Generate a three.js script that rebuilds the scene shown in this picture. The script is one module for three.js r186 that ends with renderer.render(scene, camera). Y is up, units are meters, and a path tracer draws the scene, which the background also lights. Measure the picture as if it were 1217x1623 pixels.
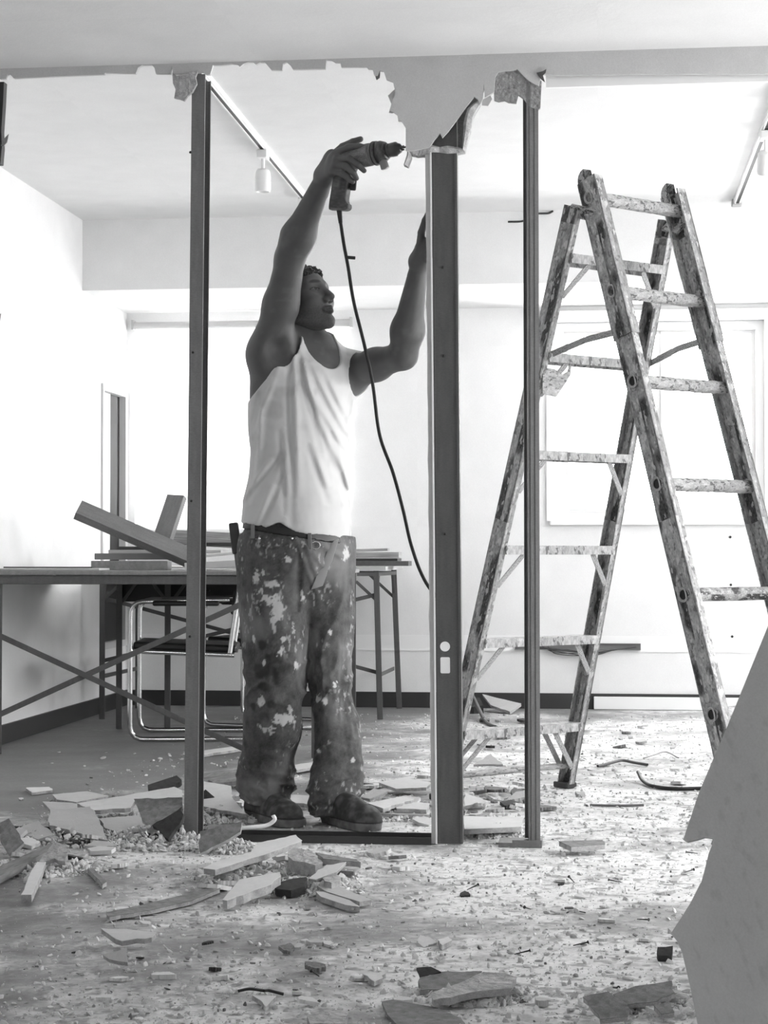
import * as THREE from 'three';
import { mergeGeometries, mergeVertices, toCreasedNormals } from 'three/addons/utils/BufferGeometryUtils.js';
import { RoundedBoxGeometry } from 'three/addons/geometries/RoundedBoxGeometry.js';
import { RectAreaLightUniformsLib } from 'three/addons/lights/RectAreaLightUniformsLib.js';
RectAreaLightUniformsLib.init();

// ------------------------------------------------------------ camera, sky, window light, exposure
const scene = new THREE.Scene();
const renderer = new THREE.WebGLRenderer({ antialias: true });
renderer.toneMapping = THREE.LinearToneMapping;
renderer.toneMappingExposure = 1.0;
renderer.shadowMap.enabled = true;
const camera = new THREE.PerspectiveCamera(30.27, 1217 / 1623, 0.05, 100);
camera.position.set(0, 0.84, 0);
camera.rotation.order = 'YXZ';
camera.rotation.set(0.023015, 0.113017, 0);
scene.add(camera);
const SKY = 10.0;                                   // overcast daylight outside the windows
scene.background = new THREE.Color(1, 1, 1);
scene.backgroundIntensity = SKY;
function windowLight(name, x, y, z, w, h, turn, strength = SKY) {   // the sky seen by one window, just outside its glass
  const l = new THREE.RectAreaLight(0xffffff, strength, w, h);
  l.name = name; l.position.set(x, y, z); l.rotation.y = turn; scene.add(l);
}
windowLight('sky_window_back', 0.33, 1.58, -10.72, 1.3, 1.25, Math.PI, SKY * 1.3);
windowLight('sky_window_blind', -1.98, 1.58, -10.72, 1.4, 1.3, Math.PI, SKY * 1.3);
windowLight('sky_window_side_far', 2.98, 1.58, -8.9, 1.6, 1.25, Math.PI / 2, SKY * 1.3);
windowLight('sky_window_side_near', 2.98, 1.58, -6.75, 1.6, 1.25, Math.PI / 2, SKY * 1.3);
windowLight('sky_glazed_door', 1.87, 1.05, -4.95, 0.75, 2.1, Math.PI / 2, SKY * 1.5);
windowLight('sky_window_near', -1.15, 1.52, 1.47, 0.8, 1.4, 0, SKY * 0.9);

// ------------------------------------------------------------ helpers
let seed = 7;
const rnd = () => { seed = (seed * 1664525 + 1013904223) >>> 0; return seed / 4294967296; };
const rr = (a, b) => a + (b - a) * rnd();
const clamp = (x, a = 0, b = 1) => Math.min(b, Math.max(a, x));
const mix = (a, b, t) => a + (b - a) * t;
const sstep = (a, b, x) => { const t = clamp((x - a) / (b - a)); return t * t * (3 - 2 * t); };
const hash2 = (x, y) => { let h = (x * 374761393 + y * 668265263) | 0; h = Math.imul(h ^ (h >>> 13), 1274126177); return ((h ^ (h >>> 16)) >>> 0) / 4294967296; };
const hash3 = (x, y, z) => hash2(x + Math.imul(z, 7919), y + Math.imul(z, 104729));
function vnoise(x, y) {
  const xi = Math.floor(x), yi = Math.floor(y); let u = x - xi, v = y - yi;
  u = u * u * (3 - 2 * u); v = v * v * (3 - 2 * v);
  return mix(mix(hash2(xi, yi), hash2(xi + 1, yi), u), mix(hash2(xi, yi + 1), hash2(xi + 1, yi + 1), u), v);
}
function vnoise3(x, y, z) {
  const xi = Math.floor(x), yi = Math.floor(y), zi = Math.floor(z); let u = x - xi, v = y - yi, w = z - zi;
  u = u * u * (3 - 2 * u); v = v * v * (3 - 2 * v); w = w * w * (3 - 2 * w);
  const f = (k) => mix(mix(hash3(xi, yi, k), hash3(xi + 1, yi, k), u), mix(hash3(xi, yi + 1, k), hash3(xi + 1, yi + 1, k), u), v);
  return mix(f(zi), f(zi + 1), w);
}
function fbm(x, y, o = 4) { let s = 0, a = 0.5, n = 0; for (let i = 0; i < o; i++) { s += a * vnoise(x, y); n += a; a *= 0.5; x = x * 2.03 + 17.1; y = y * 2.03 + 9.7; } return s / n; }
function fbm3(x, y, z, o = 3) { let s = 0, a = 0.5, n = 0; for (let i = 0; i < o; i++) { s += a * vnoise3(x, y, z); n += a; a *= 0.5; x = x * 2.03 + 17.1; y = y * 2.03 + 9.7; z = z * 2.03 + 3.3; } return s / n; }
const grey = (v) => new THREE.Color().setRGB(v, v, v);              // linear reflectance; the photograph is black and white
function tex(w, h, fn, srgb = false, wrap = THREE.RepeatWrapping) {
  const d = new Uint8Array(w * h * 4);
  for (let j = 0; j < h; j++) for (let i = 0; i < w; i++) {
    const v = clamp(fn((i + 0.5) / w, (j + 0.5) / h)) * 255, k = (j * w + i) * 4;
    d[k] = d[k + 1] = d[k + 2] = v; d[k + 3] = 255;
  }
  const t = new THREE.DataTexture(d, w, h); t.magFilter = THREE.LinearFilter; t.minFilter = THREE.LinearMipmapLinearFilter; t.generateMipmaps = true;
  t.wrapS = t.wrapT = wrap; if (srgb) t.colorSpace = THREE.SRGBColorSpace; t.needsUpdate = true; return t;
}
const MAT = (v, rough = 0.8, o = {}) => new THREE.MeshStandardMaterial({ color: grey(v), roughness: rough, ...o });
const taken = {};
function numbered(n) { const k = taken[n] = (taken[n] ?? -1) + 1; return k ? n + '_' + String(k).padStart(3, '0') : n; }
function mesh(name, g, m, parent) {
  const o = new THREE.Mesh(g, m); o.name = parent && parent !== scene ? name : numbered(name); o.castShadow = o.receiveShadow = true;
  (parent ?? scene).add(o); return o;
}
function tag(o, label, category, group) { o.userData.label = label; if (category) o.userData.category = category; if (group) o.userData.group = group; return o; }
function struct(name, g, m, parent) { const o = new THREE.Mesh(g, m); o.name = name; o.castShadow = o.receiveShadow = true; o.userData.kind = 'structure'; (parent ?? scene).add(o); return o; }
function thing(name, label, category, group) { const o = new THREE.Group(); o.name = numbered(name); scene.add(o); return tag(o, label, category, group); }
function box(x0, x1, y0, y1, z0, z1) { const g = new THREE.BoxGeometry(x1 - x0, y1 - y0, z1 - z0); g.translate((x0 + x1) / 2, (y0 + y1) / 2, (z0 + z1) / 2); return g; }
function rbox(w, h, d, r = 0.003, s = 2) { return new RoundedBoxGeometry(w, h, d, s, Math.min(r, w / 2.01, h / 2.01, d / 2.01)); }
const V = (x, y, z) => new THREE.Vector3(x, y, z);
const A = (a) => new THREE.Vector3(...a);
function join(list) { return mergeGeometries(list.map((g) => { g = g.index ? g.toNonIndexed() : g; for (const k of Object.keys(g.attributes)) if (!['position', 'normal', 'uv'].includes(k)) g.deleteAttribute(k); return g; })); }
function aim(g, a, b, up) {                               // stands geometry built along +y from 0 to its length between two points
  const d = b.clone().sub(a).normalize(), q = new THREE.Quaternion();
  if (up) { const z = up.clone().sub(d.clone().multiplyScalar(up.dot(d))).normalize(), x = d.clone().cross(z); q.setFromRotationMatrix(new THREE.Matrix4().makeBasis(x, d, z)); }
  else q.setFromUnitVectors(V(0, 1, 0), d);
  return g.applyMatrix4(new THREE.Matrix4().compose(a, q, V(1, 1, 1)));
}
function bar(a, b, w, d, up, r = 0.002) { const L = a.distanceTo(b), g = rbox(w, L, d, r, 1); g.translate(0, L / 2, 0); return aim(g, a, b, up ?? V(0, 0, 1)); }
function rod(a, b, r0, r1 = r0, n = 14) { const L = a.distanceTo(b), g = new THREE.CylinderGeometry(r1, r0, L, n, 1); g.translate(0, L / 2, 0); return aim(g, a, b); }
function tube(pts, r, n = 40, m = 8, tension = 0.5) { return new THREE.TubeGeometry(new THREE.CatmullRomCurve3(pts, false, 'catmullrom', tension), n, r, m, false); }
function rounded(pts, rad) {                               // a polyline with its corners rounded, as points
  const out = [pts[0].clone()];
  for (let i = 1; i < pts.length - 1; i++) {
    const p = pts[i], a = pts[i - 1].clone().sub(p), b = pts[i + 1].clone().sub(p), r = Math.min(rad, a.length() * 0.49, b.length() * 0.49);
    const s = p.clone().add(a.setLength(r)), e = p.clone().add(b.setLength(r));
    for (let k = 0; k <= 6; k++) { const t = k / 6; out.push(s.clone().multiplyScalar((1 - t) * (1 - t)).add(p.clone().multiplyScalar(2 * t * (1 - t))).add(e.clone().multiplyScalar(t * t))); }
  }
  out.push(pts[pts.length - 1].clone()); return out;
}
class Poly extends THREE.Curve {                           // a curve through points, by arc length
  constructor(p) { super(); this.p = p; this.l = [0]; for (let i = 1; i < p.length; i++) this.l.push(this.l[i - 1] + p[i].distanceTo(p[i - 1])); }
  getPoint(t, o = new THREE.Vector3()) { const s = t * this.l[this.l.length - 1]; let i = 1; while (i < this.l.length - 1 && this.l[i] < s) i++; return o.copy(this.p[i - 1]).lerp(this.p[i], clamp((s - this.l[i - 1]) / Math.max(1e-6, this.l[i] - this.l[i - 1]))); }
}
function pipe(pts, rad, r, n = 60, m = 10) { return new THREE.TubeGeometry(new Poly(rounded(pts, rad)), n, r, m, false); }
function plate(pts, t, bevel = 0) {                        // an outline in x, y with thickness t towards -z
  const s = new THREE.Shape(pts.map(([x, y]) => new THREE.Vector2(x, y)));
  const g = new THREE.ExtrudeGeometry(s, { depth: t - 2 * bevel, bevelEnabled: bevel > 0, bevelSize: bevel, bevelOffset: -bevel, bevelThickness: bevel, bevelSegments: 1 });
  g.translate(0, 0, -t + bevel); return g;
}
function metreUV(g, s = 1) {                               // uv in metres from the face's main direction
  if (g.index) g = g.toNonIndexed();
  g.computeVertexNormals(); const p = g.attributes.position, n = g.attributes.normal, uv = new Float32Array(p.count * 2);
  for (let i = 0; i < p.count; i++) {
    const ax = Math.abs(n.getX(i)), ay = Math.abs(n.getY(i)), az = Math.abs(n.getZ(i));
    uv[i * 2] = (ax > ay && ax > az ? p.getZ(i) : p.getX(i)) / s; uv[i * 2 + 1] = (ay >= ax && ay >= az ? p.getZ(i) : p.getY(i)) / s;
  }
  g.setAttribute('uv', new THREE.BufferAttribute(uv, 2)); return g;
}
// ------------------------------------------------------------ the room
const plasterBump = tex(512, 512, (u, v) => 0.5 + 0.35 * (fbm(u * 64, v * 64, 3) - 0.5) + 0.15 * (hash2(u * 512 | 0, v * 512 | 0) - 0.5));
const plasterTone = tex(512, 512, (u, v) => 0.965 + 0.035 * (fbm(u * 9, v * 9, 5) - 0.5) + 0.03 * (hash2(u * 512 | 0, v * 512 | 0) - 0.5), true);
const M = {};
M.wall = MAT(0.86, 0.75, { map: plasterTone, bumpMap: plasterBump, bumpScale: 0.0006 });
M.ceil = MAT(0.82, 0.85, { map: plasterTone, bumpMap: plasterBump, bumpScale: 0.0010 });
M.white = MAT(0.84, 0.5);
M.base = MAT(0.035, 0.45);
M.dark = MAT(0.02, 0.6);
M.black = MAT(0.012, 0.5);

// floor: worn grey vinyl under gypsum dust, trodden and swept into streaks
function dustAt(x, z) {
  const wx = x + 0.3 * (fbm(x * 1.3 + 5, z * 1.3, 3) - 0.5), wz = z + 0.3 * (fbm(x * 1.3, z * 1.3 + 40, 3) - 0.5);
  const right = sstep(-1.5, 0.1, x + 0.05 * (z + 5) - 0.10 * Math.max(0, -z - 6)), clean = sstep(-1.2, -1.7, x + 0.16 * (z + 7.2)) * sstep(-5.9, -6.4, z);
  const sw = fbm(wx * 2.6 + wz * 0.6, wz * 3.4 - wx * 1.0, 5), cl = fbm(wx * 6, wz * 6, 6), fine = fbm(wx * 40, wz * 40, 4);
  let d = 0.34 + 0.40 * right + 1.05 * (sw - 0.5) + 1.0 * (cl - 0.5) + 0.45 * (fine - 0.5) + 0.2 * sstep(-6.6, -5.5, z) * sstep(-4.5, -5.3, z);
  d -= 0.62 * clean; return clamp(d);
}
function floorTone(x, z) {
  const d = dustAt(x, z), g = hash2(Math.round(x * 900), Math.round(z * 900));
  const vinyl = 0.455 + 0.08 * (fbm(x * 6, z * 6, 3) - 0.5) + 0.05 * (fbm(x * 3, z * 9 + x * 3, 3) - 0.5);
  const dust = 0.88 + 0.12 * (fbm(x * 60, z * 60, 3) - 0.5) - 0.20 * sstep(0.60, 0.74, fbm(x * 30 + 3, z * 30, 3)) - 0.10 * sstep(0.66, 0.72, fbm(x * 90, z * 70 + 5, 2));
  return mix(vinyl, dust, 0.12 * sstep(0, 0.2, d) + 0.88 * sstep(0.08, 0.95, d)) + 0.05 * (g - 0.5) + 0.05 * (fbm(x * 120, z * 120, 2) - 0.5);
}
const FX0 = -1.95, FX1 = 1.05, FZ0 = -6.6, FZ1 = -3.2;
function floorMaps(x0, x1, z0, z1, w, h) {
  return [tex(w, h, (u, v) => floorTone(mix(x0, x1, u), mix(z1, z0, v)), true, THREE.MirroredRepeatWrapping),
    tex(w / 2, h / 2, (u, v) => { const x = mix(x0, x1, u), z = mix(z1, z0, v); return mix(0.58, 0.97, sstep(0.2, 0.6, dustAt(x, z))); }, false, THREE.MirroredRepeatWrapping),
    tex(w, h, (u, v) => { const x = mix(x0, x1, u), z = mix(z1, z0, v), d = dustAt(x, z); return 0.15 + 0.6 * d * (0.45 + 0.9 * fbm(x * 48, z * 48, 3)); }, false, THREE.MirroredRepeatWrapping)];
}
function floorSlab(name, X0, X1, Z0, Z1, area, label) {
  const [x0, x1, z0, z1, w, h] = area, g = box(X0, X1, -0.12, 0, Z0, Z1), p = g.attributes.position, uv = g.attributes.uv;
  for (let i = 0; i < p.count; i++) uv.setXY(i, (p.getX(i) - x0) / (x1 - x0), (z1 - p.getZ(i)) / (z1 - z0));
  const [c, r, b] = floorMaps(...area);
  return tag(struct(name, g, new THREE.MeshStandardMaterial({ map: c, roughnessMap: r, roughness: 1, bumpMap: b, bumpScale: 0.0018 })), label);
}
floorSlab('floor', -2.8, 2.85, -6.6, 1.3, [FX0, FX1, FZ0, FZ1, 1536, 1740], 'worn grey floor strewn with gypsum dust, near the camera');
floorSlab('floor_far', -2.8, 2.85, -10.6, -6.6, [-2.7, 1.3, -10.5, -6.6, 1024, 1000], 'grey vinyl floor of the far room under plaster dust');

// walls with thickness and real openings
const LX = -2.65, BZ = -10.45, RX = 2.7, CB = 2.575, CF = 2.30, PZ = -5.48;
struct('wall_left', metreUV(join([box(LX - 0.15, LX, 0, 2.7, -9.90, 1.3), box(LX - 0.15, LX, 0, 0.335, -10.6, -9.90), box(LX - 0.15, LX, 1.765, 2.7, -10.6, -9.90), box(LX - 0.15, LX, 0.335, 1.765, -10.6, -10.44)])), M.wall);
const WL = [-2.60, -1.38, 1.0, 2.13], WR = [-0.235, 0.90, 1.03, 2.125];
struct('wall_back', metreUV(join([box(LX, RX, 0, WL[2], BZ - 0.15, BZ), box(LX, RX, WL[3], 2.7, BZ - 0.15, BZ), box(LX, WL[0], WL[2], WL[3], BZ - 0.15, BZ), box(WL[1], WR[0], WL[2], WL[3], BZ - 0.15, BZ), box(WR[1], RX, WL[2], WL[3], BZ - 0.15, BZ), box(WR[0], WR[1], WL[2], WR[2], BZ - 0.15, BZ)])), M.wall);
const SW = [[-9.6, -8.2], [-7.45, -6.05]];
struct('wall_right', metreUV(join([box(RX, RX + 0.15, 0, 1.0, -10.6, 1.3), box(RX, RX + 0.15, 2.13, 2.7, -10.6, 1.3), box(RX, RX + 0.15, 1.0, 2.13, -10.6, SW[0][0]), box(RX, RX + 0.15, 1.0, 2.13, SW[0][1], SW[1][0]), box(RX, RX + 0.15, 1.0, 2.13, SW[1][1], 1.3)])), M.wall);
struct('wall_front', metreUV(join([box(LX, -1.5, 0, 2.7, 1.2, 1.35), box(-0.8, RX, 0, 2.7, 1.2, 1.35), box(-1.5, -0.8, 0, 0.9, 1.2, 1.35), box(-1.5, -0.8, 2.13, 2.7, 1.2, 1.35)])), M.wall);
struct('wall_side', metreUV(box(0.86, 0.98, 0, CF, -3.6, 1.2)), M.wall);
struct('wall_right_near', metreUV(join([box(1.6, 1.72, 0, CF, -4.60, 1.2), box(1.6, 1.72, 2.1, CF, -5.35, -4.60), box(1.6, 1.72, 0, CF, -5.48, -5.35)])), M.wall);
struct('ceiling', metreUV(box(LX - 0.15, RX + 0.15, CB, CB + 0.15, -10.6, -5.50)), M.ceil);
struct('ceiling_front', metreUV(box(LX - 0.15, RX + 0.15, CF, CB + 0.15, -5.50, 1.35)), M.ceil);
struct('trim_1', metreUV(box(LX, RX, 2.21, CB, BZ, -9.52)), M.wall).userData.label = 'dropped bulkhead under the far ceiling above the windows';
struct('baseboard_back', box(LX, 0.1, 0, 0.085, BZ, BZ + 0.014), M.base);
struct('baseboard_back_end', box(0.1, RX, 0, 0.085, BZ, BZ + 0.014), M.base);
struct('baseboard_left', box(LX, LX + 0.014, 0, 0.085, BZ + 0.014, PZ - 0.1), M.base);
struct('trim_2', join([box(LX, RX, 0.313, 0.322, BZ, BZ + 0.006), box(LX, RX, 0.322, 0.40, BZ, BZ + 0.003)]), M.white).userData.label = 'thin white ledge running along the far wall';

// glazed windows
const glass = new THREE.MeshPhysicalMaterial({ color: 0xffffff, transmission: 1, thickness: 0, roughness: 0, ior: 1.5 });
function windowUnit(n, label, x0, x1, y0, y1, mull, place, fm = MAT(0.6, 0.5)) {          // built in x, y facing +z, then placed
  const w = new THREE.Group(); w.name = 'window_' + n; w.userData = { kind: 'structure', label }; scene.add(w);
  const f = 0.045, d = 0.06;
  mesh('window_frame', join([box(x0, x0 + f, y0, y1, -d, 0), box(x1 - f, x1, y0, y1, -d, 0), box(x0 + f, x1 - f, y1 - f, y1, -d, 0), box(x0 + f, x1 - f, y0, y0 + f, -d, 0), box(mull - 0.02, mull + 0.02, y0 + f, y1 - f, -d, -0.012)]), fm, w);
  const s = 0.022;
  for (const [a, b, z] of [[x0 + f, mull - 0.02, -0.038], [mull + 0.02, x1 - f, -0.052]]) {
    const sash = mesh('sash', join([box(a, a + s, y0 + f, y1 - f, z, z + 0.02), box(b - s, b, y0 + f, y1 - f, z, z + 0.02), box(a + s, b - s, y0 + f, y0 + f + s, z, z + 0.02), box(a + s, b - s, y1 - f - s, y1 - f, z, z + 0.02)]), fm, w);
    mesh('pane', box(a + s, b - s, y0 + f + s, y1 - f - s, z + 0.008, z + 0.011), glass, sash);
  }
  place(w); return w;
}
{
  const w = windowUnit(1, 'white sliding window behind the stepladder, blown out by daylight', WR[0], WR[1], WR[2], WR[3], 0.36, (o) => o.position.z = BZ - 0.05);
  mesh('window_sill', box(WR[0] - 0.03, WR[1] + 0.03, WR[2] - 0.022, WR[2], -0.02, 0.085), M.white, w);
  mesh('casing', join([box(WR[0] - 0.05, WR[0], WR[2], WR[3], 0.05, 0.062), box(WR[1], WR[1] + 0.05, WR[2], WR[3], 0.05, 0.062)]), M.white, w);
  windowUnit(2, 'white window at the far end behind a pale roller blind', WL[0], WL[1], WL[2], WL[3], -1.99, (o) => o.position.z = BZ - 0.07);
  windowUnit(3, 'white window in the wall beside the stepladder, outside the view', SW[0][0], SW[0][1], 1.0, 2.13, -8.9, (o) => { o.position.x = RX + 0.06; o.rotation.y = -Math.PI / 2; });
  windowUnit(4, 'second white window in the same side wall, outside the view', SW[1][0], SW[1][1], 1.0, 2.13, -6.75, (o) => { o.position.x = RX + 0.06; o.rotation.y = -Math.PI / 2; });
  windowUnit(5, 'narrow white window behind the camera, outside the view', -1.5, -0.8, 0.9, 2.13, -1.15, (o) => { o.position.z = 1.26; o.position.x = -2.3; o.rotation.y = Math.PI; });
  const dr = new THREE.Group(); dr.name = 'door_1'; dr.userData = { kind: 'structure', label: 'glazed door in the side wall outside the view, lighting the floor' }; scene.add(dr);
  mesh('door_frame', join([box(1.63, 1.69, 0, 2.1, -5.35, -5.29), box(1.63, 1.69, 0, 2.1, -4.66, -4.60), box(1.63, 1.69, 2.04, 2.1, -5.29, -4.66), box(1.63, 1.69, 0, 0.08, -5.29, -4.66)]), M.white, dr);
  mesh('pane', box(1.655, 1.661, 0.08, 2.04, -5.29, -4.66), glass, dr);
}
// ------------------------------------------------------------ the half-stripped partition
const gypTone = tex(512, 512, (u, v) => 0.93 + 0.06 * (fbm(u * 14, v * 14, 4) - 0.5) + 0.05 * (hash2(u * 512 | 0, v * 512 | 0) - 0.5), true);
const roughTone = tex(512, 512, (u, v) => 0.80 + 0.30 * (fbm(u * 22, v * 22, 4) - 0.5) + 0.12 * (hash2(u * 256 | 0, v * 256 | 0) - 0.5), true);
const roughBump = tex(512, 512, (u, v) => 0.2 + 0.7 * fbm(u * 26, v * 26, 5));
M.board = MAT(0.64, 0.85, { map: gypTone, bumpMap: plasterBump, bumpScale: 0.0006 });
M.core = MAT(0.70, 0.95, { map: roughTone, bumpMap: roughBump, bumpScale: 0.006 });
M.paper = MAT(0.16, 0.95, { map: roughTone });
M.greyPaper = MAT(0.36, 0.95, { map: roughTone });
const steelTone = tex(256, 512, (u, v) => 0.86 + 0.12 * (fbm(u * 30, v * 4, 3) - 0.5) + 0.10 * (fbm(u * 60, v * 140, 2) - 0.5) + 0.07 * (hash2(u * 256 | 0, v * 512 | 0) - 0.5), true);
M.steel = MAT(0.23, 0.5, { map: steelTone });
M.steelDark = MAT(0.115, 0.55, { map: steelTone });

const HEAD = [[-1.781, 2.269], [-1.761, 2.269], [-1.758, 2.282], [-1.752, 2.284], [-1.738, 2.27], [-1.606, 2.272], [-1.461, 2.274], [-1.459, 2.279], [-1.365, 2.273], [-1.358, 2.291], [-1.346, 2.298], [-1.316, 2.298], [-1.308, 2.288], [-1.304, 2.271], [-1.26, 2.27], [-1.256, 2.296], [-1.252, 2.268], [-1.161, 2.272], [-1.151, 2.263], [-1.14, 2.264], [-1.132, 2.292], [-1.104, 2.291], [-1.074, 2.294], [-1.057, 2.292], [-1.051, 2.284], [-1.04, 2.293], [-1.024, 2.298], [-1.011, 2.298], [-1.002, 2.29], [-0.99, 2.296], [-0.975, 2.295], [-0.956, 2.272], [-0.924, 2.271], [-0.922, 2.29], [-0.911, 2.295], [-0.9, 2.285], [-0.892, 2.272], [-0.795, 2.271], [-0.793, 2.297], [-0.776, 2.295], [-0.765, 2.289], [-0.75, 2.288], [-0.748, 2.274], [-0.673, 2.273], [-0.669, 2.267], [-0.656, 2.267], [-0.651, 2.248], [-0.642, 2.248], [-0.636, 2.261], [-0.623, 2.259], [-0.615, 2.234], [-0.595, 2.226], [-0.593, 2.215], [-0.588, 2.195], [-0.597, 2.171], [-0.606, 2.143], [-0.593, 2.137], [-0.582, 2.128], [-0.58, 2.111], [-0.571, 2.111], [-0.558, 2.09], [-0.558, 2.023], [-0.536, 2.024], [-0.489, 2.031], [-0.475, 2.053], [-0.458, 2.072], [-0.451, 2.059], [-0.434, 2.077], [-0.412, 2.106], [-0.38, 2.15], [-0.358, 2.177], [-0.347, 2.168], [-0.34, 2.153], [-0.333, 2.169], [-0.329, 2.215], [-0.327, 2.173], [-0.312, 2.181], [-0.3, 2.188], [-0.296, 2.233], [-0.288, 2.247], [-0.268, 2.25], [-0.246, 2.25], [-0.232, 2.253], [-0.215, 2.234], [-0.202, 2.221], [-0.19, 2.213], [-0.171, 2.203], [-0.162, 2.236], [-0.146, 2.236], [-0.122, 2.233], [0.005, 2.231], [0.186, 2.228], [0.485, 2.219], [0.95, 2.22]];
{
  const part = new THREE.Group(); part.name = 'wall_partition'; part.userData = { kind: 'structure', label: 'torn remains of the drywall partition hanging from the ceiling' }; scene.add(part);
  const g = plate([...HEAD, [0.95, CF], [-1.781, CF]], 0.013); g.translate(0, 0, PZ); mesh('drywall', metreUV(g), M.board, part);
  // a standing strip beyond the frame, whose broken edge just shows
  const lt = plate([[-1.85, 2.268], [-1.778, 2.268], [-1.781, 2.20], [-1.786, 2.12], [-1.784, 2.07], [-1.788, 2.02], [-1.85, 2.02]], 0.03); lt.translate(0, 0, PZ - 0.03); tag(mesh('shade_plate', lt, M.black, part), 'black plate painted as the shade behind the broken edge');  // black plate puts the shaded stud back into colour
  const ls = plate([[-1.80, CF], [-1.80, 2.02], [-1.785, 2.01], [-1.790, 1.95], [-1.786, 1.80], [-1.792, 1.6], [-1.788, 1.3], [-1.795, 1.0], [-1.79, 0.5], [-1.80, 0], [-2.65, 0], [-2.65, CF]], 0.013); ls.translate(0, 0, PZ - 0.002);
  mesh('drywall', metreUV(ls), M.board, part);
  mesh('drywall', metreUV(box(0.95, 2.7, 0, CF, PZ - 0.013, PZ)), M.board, part);
  mesh('drywall', metreUV(box(0.95, 2.7, 0, CF, PZ - 0.125, PZ - 0.112)), M.board, part);
  // rough core where the face paper has been ripped away
  const pg = plate([[-0.303, 2.253], [-0.223, 2.261], [-0.19, 2.238], [-0.162, 2.219], [-0.166, 2.14], [-0.172, 2.136], [-0.197, 2.144], [-0.215, 2.169], [-0.23, 2.18], [-0.236, 2.156], [-0.258, 2.159], [-0.27, 2.165], [-0.287, 2.162], [-0.3, 2.167]], 0.012); pg.translate(0, 0, PZ - 0.009);
  tag(mesh('torn_core', metreUV(pg, 0.2), MAT(0.5, 0.95, { map: roughTone, bumpMap: roughBump, bumpScale: 0.006 }), part), 'rough torn gypsum core');
  // the back sheet, its dark paper showing in the gap
  const bg = plate([[-0.554, 2.192], [-0.562, 2.036], [-0.536, 2.039], [-0.492, 2.042], [-0.442, 2.033], [-0.393, 2.034], [-0.387, 2.056], [-0.383, 2.103], [-0.374, 2.131], [-0.366, 2.165], [-0.348, 2.181], [-0.32, 2.262], [-0.32, CB], [-0.554, CB]], 0.013); bg.translate(0, 0, PZ - 0.098);
  tag(mesh('back_sheet', metreUV(bg), M.greyPaper, part), 'dark inner paper of the far sheet');
  // ragged lip of gypsum folded along the tear
  const T = [[-0.561, 1.985], [-0.552, 2.012], [-0.549, 2.026], [-0.527, 2.026], [-0.505, 2.028], [-0.487, 2.032], [-0.46, 2.03], [-0.437, 2.028], [-0.41, 2.027], [-0.389, 2.026], [-0.386, 2.052], [-0.381, 2.085], [-0.378, 2.10], [-0.374, 2.122], [-0.367, 2.142], [-0.355, 2.158], [-0.343, 2.168]];
  const W = [0.012, 0.014, 0.018, 0.026, 0.026, 0.018, 0.018, 0.02, 0.014, 0.012, 0.015, 0.017, 0.02, 0.022, 0.02, 0.016, 0.008], pos = [], idx = [];
  T.forEach(([x, y], i) => {
    const a = T[Math.max(0, i - 1)], b = T[Math.min(T.length - 1, i + 1)], L = Math.hypot(b[0] - a[0], b[1] - a[1]), nx = -(b[1] - a[1]) / L, ny = (b[0] - a[0]) / L, w = W[i] * (0.85 + 0.4 * hash2(i, 3));
    for (const [k, z] of [[-0.5, -0.052], [-0.5, -0.018], [0.1, -0.008], [0.5, -0.022], [0.5, -0.05]]) pos.push(x + nx * w * k + 0.003 * (hash2(i, 9) - 0.5), y + ny * w * k + 0.004 * (hash2(i, k * 10 + 20 | 0) - 0.5), PZ + z + 0.012 * (hash2(i, 5) - 0.5));
    if (i) for (let k = 0; k < 5; k++) { const a0 = (i - 1) * 5 + k, a1 = (i - 1) * 5 + (k + 1) % 5, b0 = a0 + 5, b1 = a1 + 5; idx.push(a0, b0, a1, a1, b0, b1); }
  });
  const e = (T.length - 1) * 5; for (const s of [0, e]) for (let k = 1; k < 4; k++) idx.push(s, s + k, s + k + 1);
  let tg = new THREE.BufferGeometry(); tg.setAttribute('position', new THREE.Float32BufferAttribute(pos, 3)); tg.setIndex(idx); tg = metreUV(tg, 0.2);
  tag(mesh('torn_edge', tg, M.core, part), 'pale broken gypsum edge');
  // paper scraps still hanging on
  const scraps = [
    [[[-1.253, 2.272], [-1.24, 2.262], [-1.209, 2.269], [-1.176, 2.276], [-1.183, 2.257], [-1.179, 2.236], [-1.192, 2.212], [-1.207, 2.201], [-1.217, 2.186], [-1.232, 2.192], [-1.247, 2.195], [-1.243, 2.221], [-1.251, 2.24]], 0.012, 0.006, 'core'],
    [[[-0.612, 2.19], [-0.585, 2.215], [-0.583, 2.17], [-0.598, 2.138], [-0.609, 2.14], [-0.602, 2.165]], 0.006, -0.014, 'board'],
    [[[-0.653, 2.268], [-0.635, 2.268], [-0.637, 2.244], [-0.646, 2.238], [-0.65, 2.25]], 0.005, -0.016, 'greyPaper'],
    [[[-0.335, 2.17], [-0.312, 2.184], [-0.306, 2.172], [-0.318, 2.152], [-0.336, 2.154]], 0.005, -0.014, 'board'],
    [[[-0.176, 2.24], [-0.158, 2.244], [-0.148, 2.25], [-0.15, 2.24], [-0.158, 2.232], [-0.152, 2.212], [-0.164, 2.222]], 0.005, 0.006, 'paper'],
    [[[-1.772, 2.09], [-1.757, 2.105], [-1.762, 2.08], [-1.773, 2.068], [-1.78, 2.07]], 0.004, -0.01, 'greyPaper'],
    [[[-1.79, 1.56], [-1.778, 1.565], [-1.782, 1.54], [-1.79, 1.535]], 0.004, -0.01, 'greyPaper'],
  ];
  for (const [pts, t, dz, m] of scraps) { const s = plate(pts, t); s.translate(0, 0, PZ + dz); mesh('hanging_scrap', metreUV(s, 0.2), M[m], part); }
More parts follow.
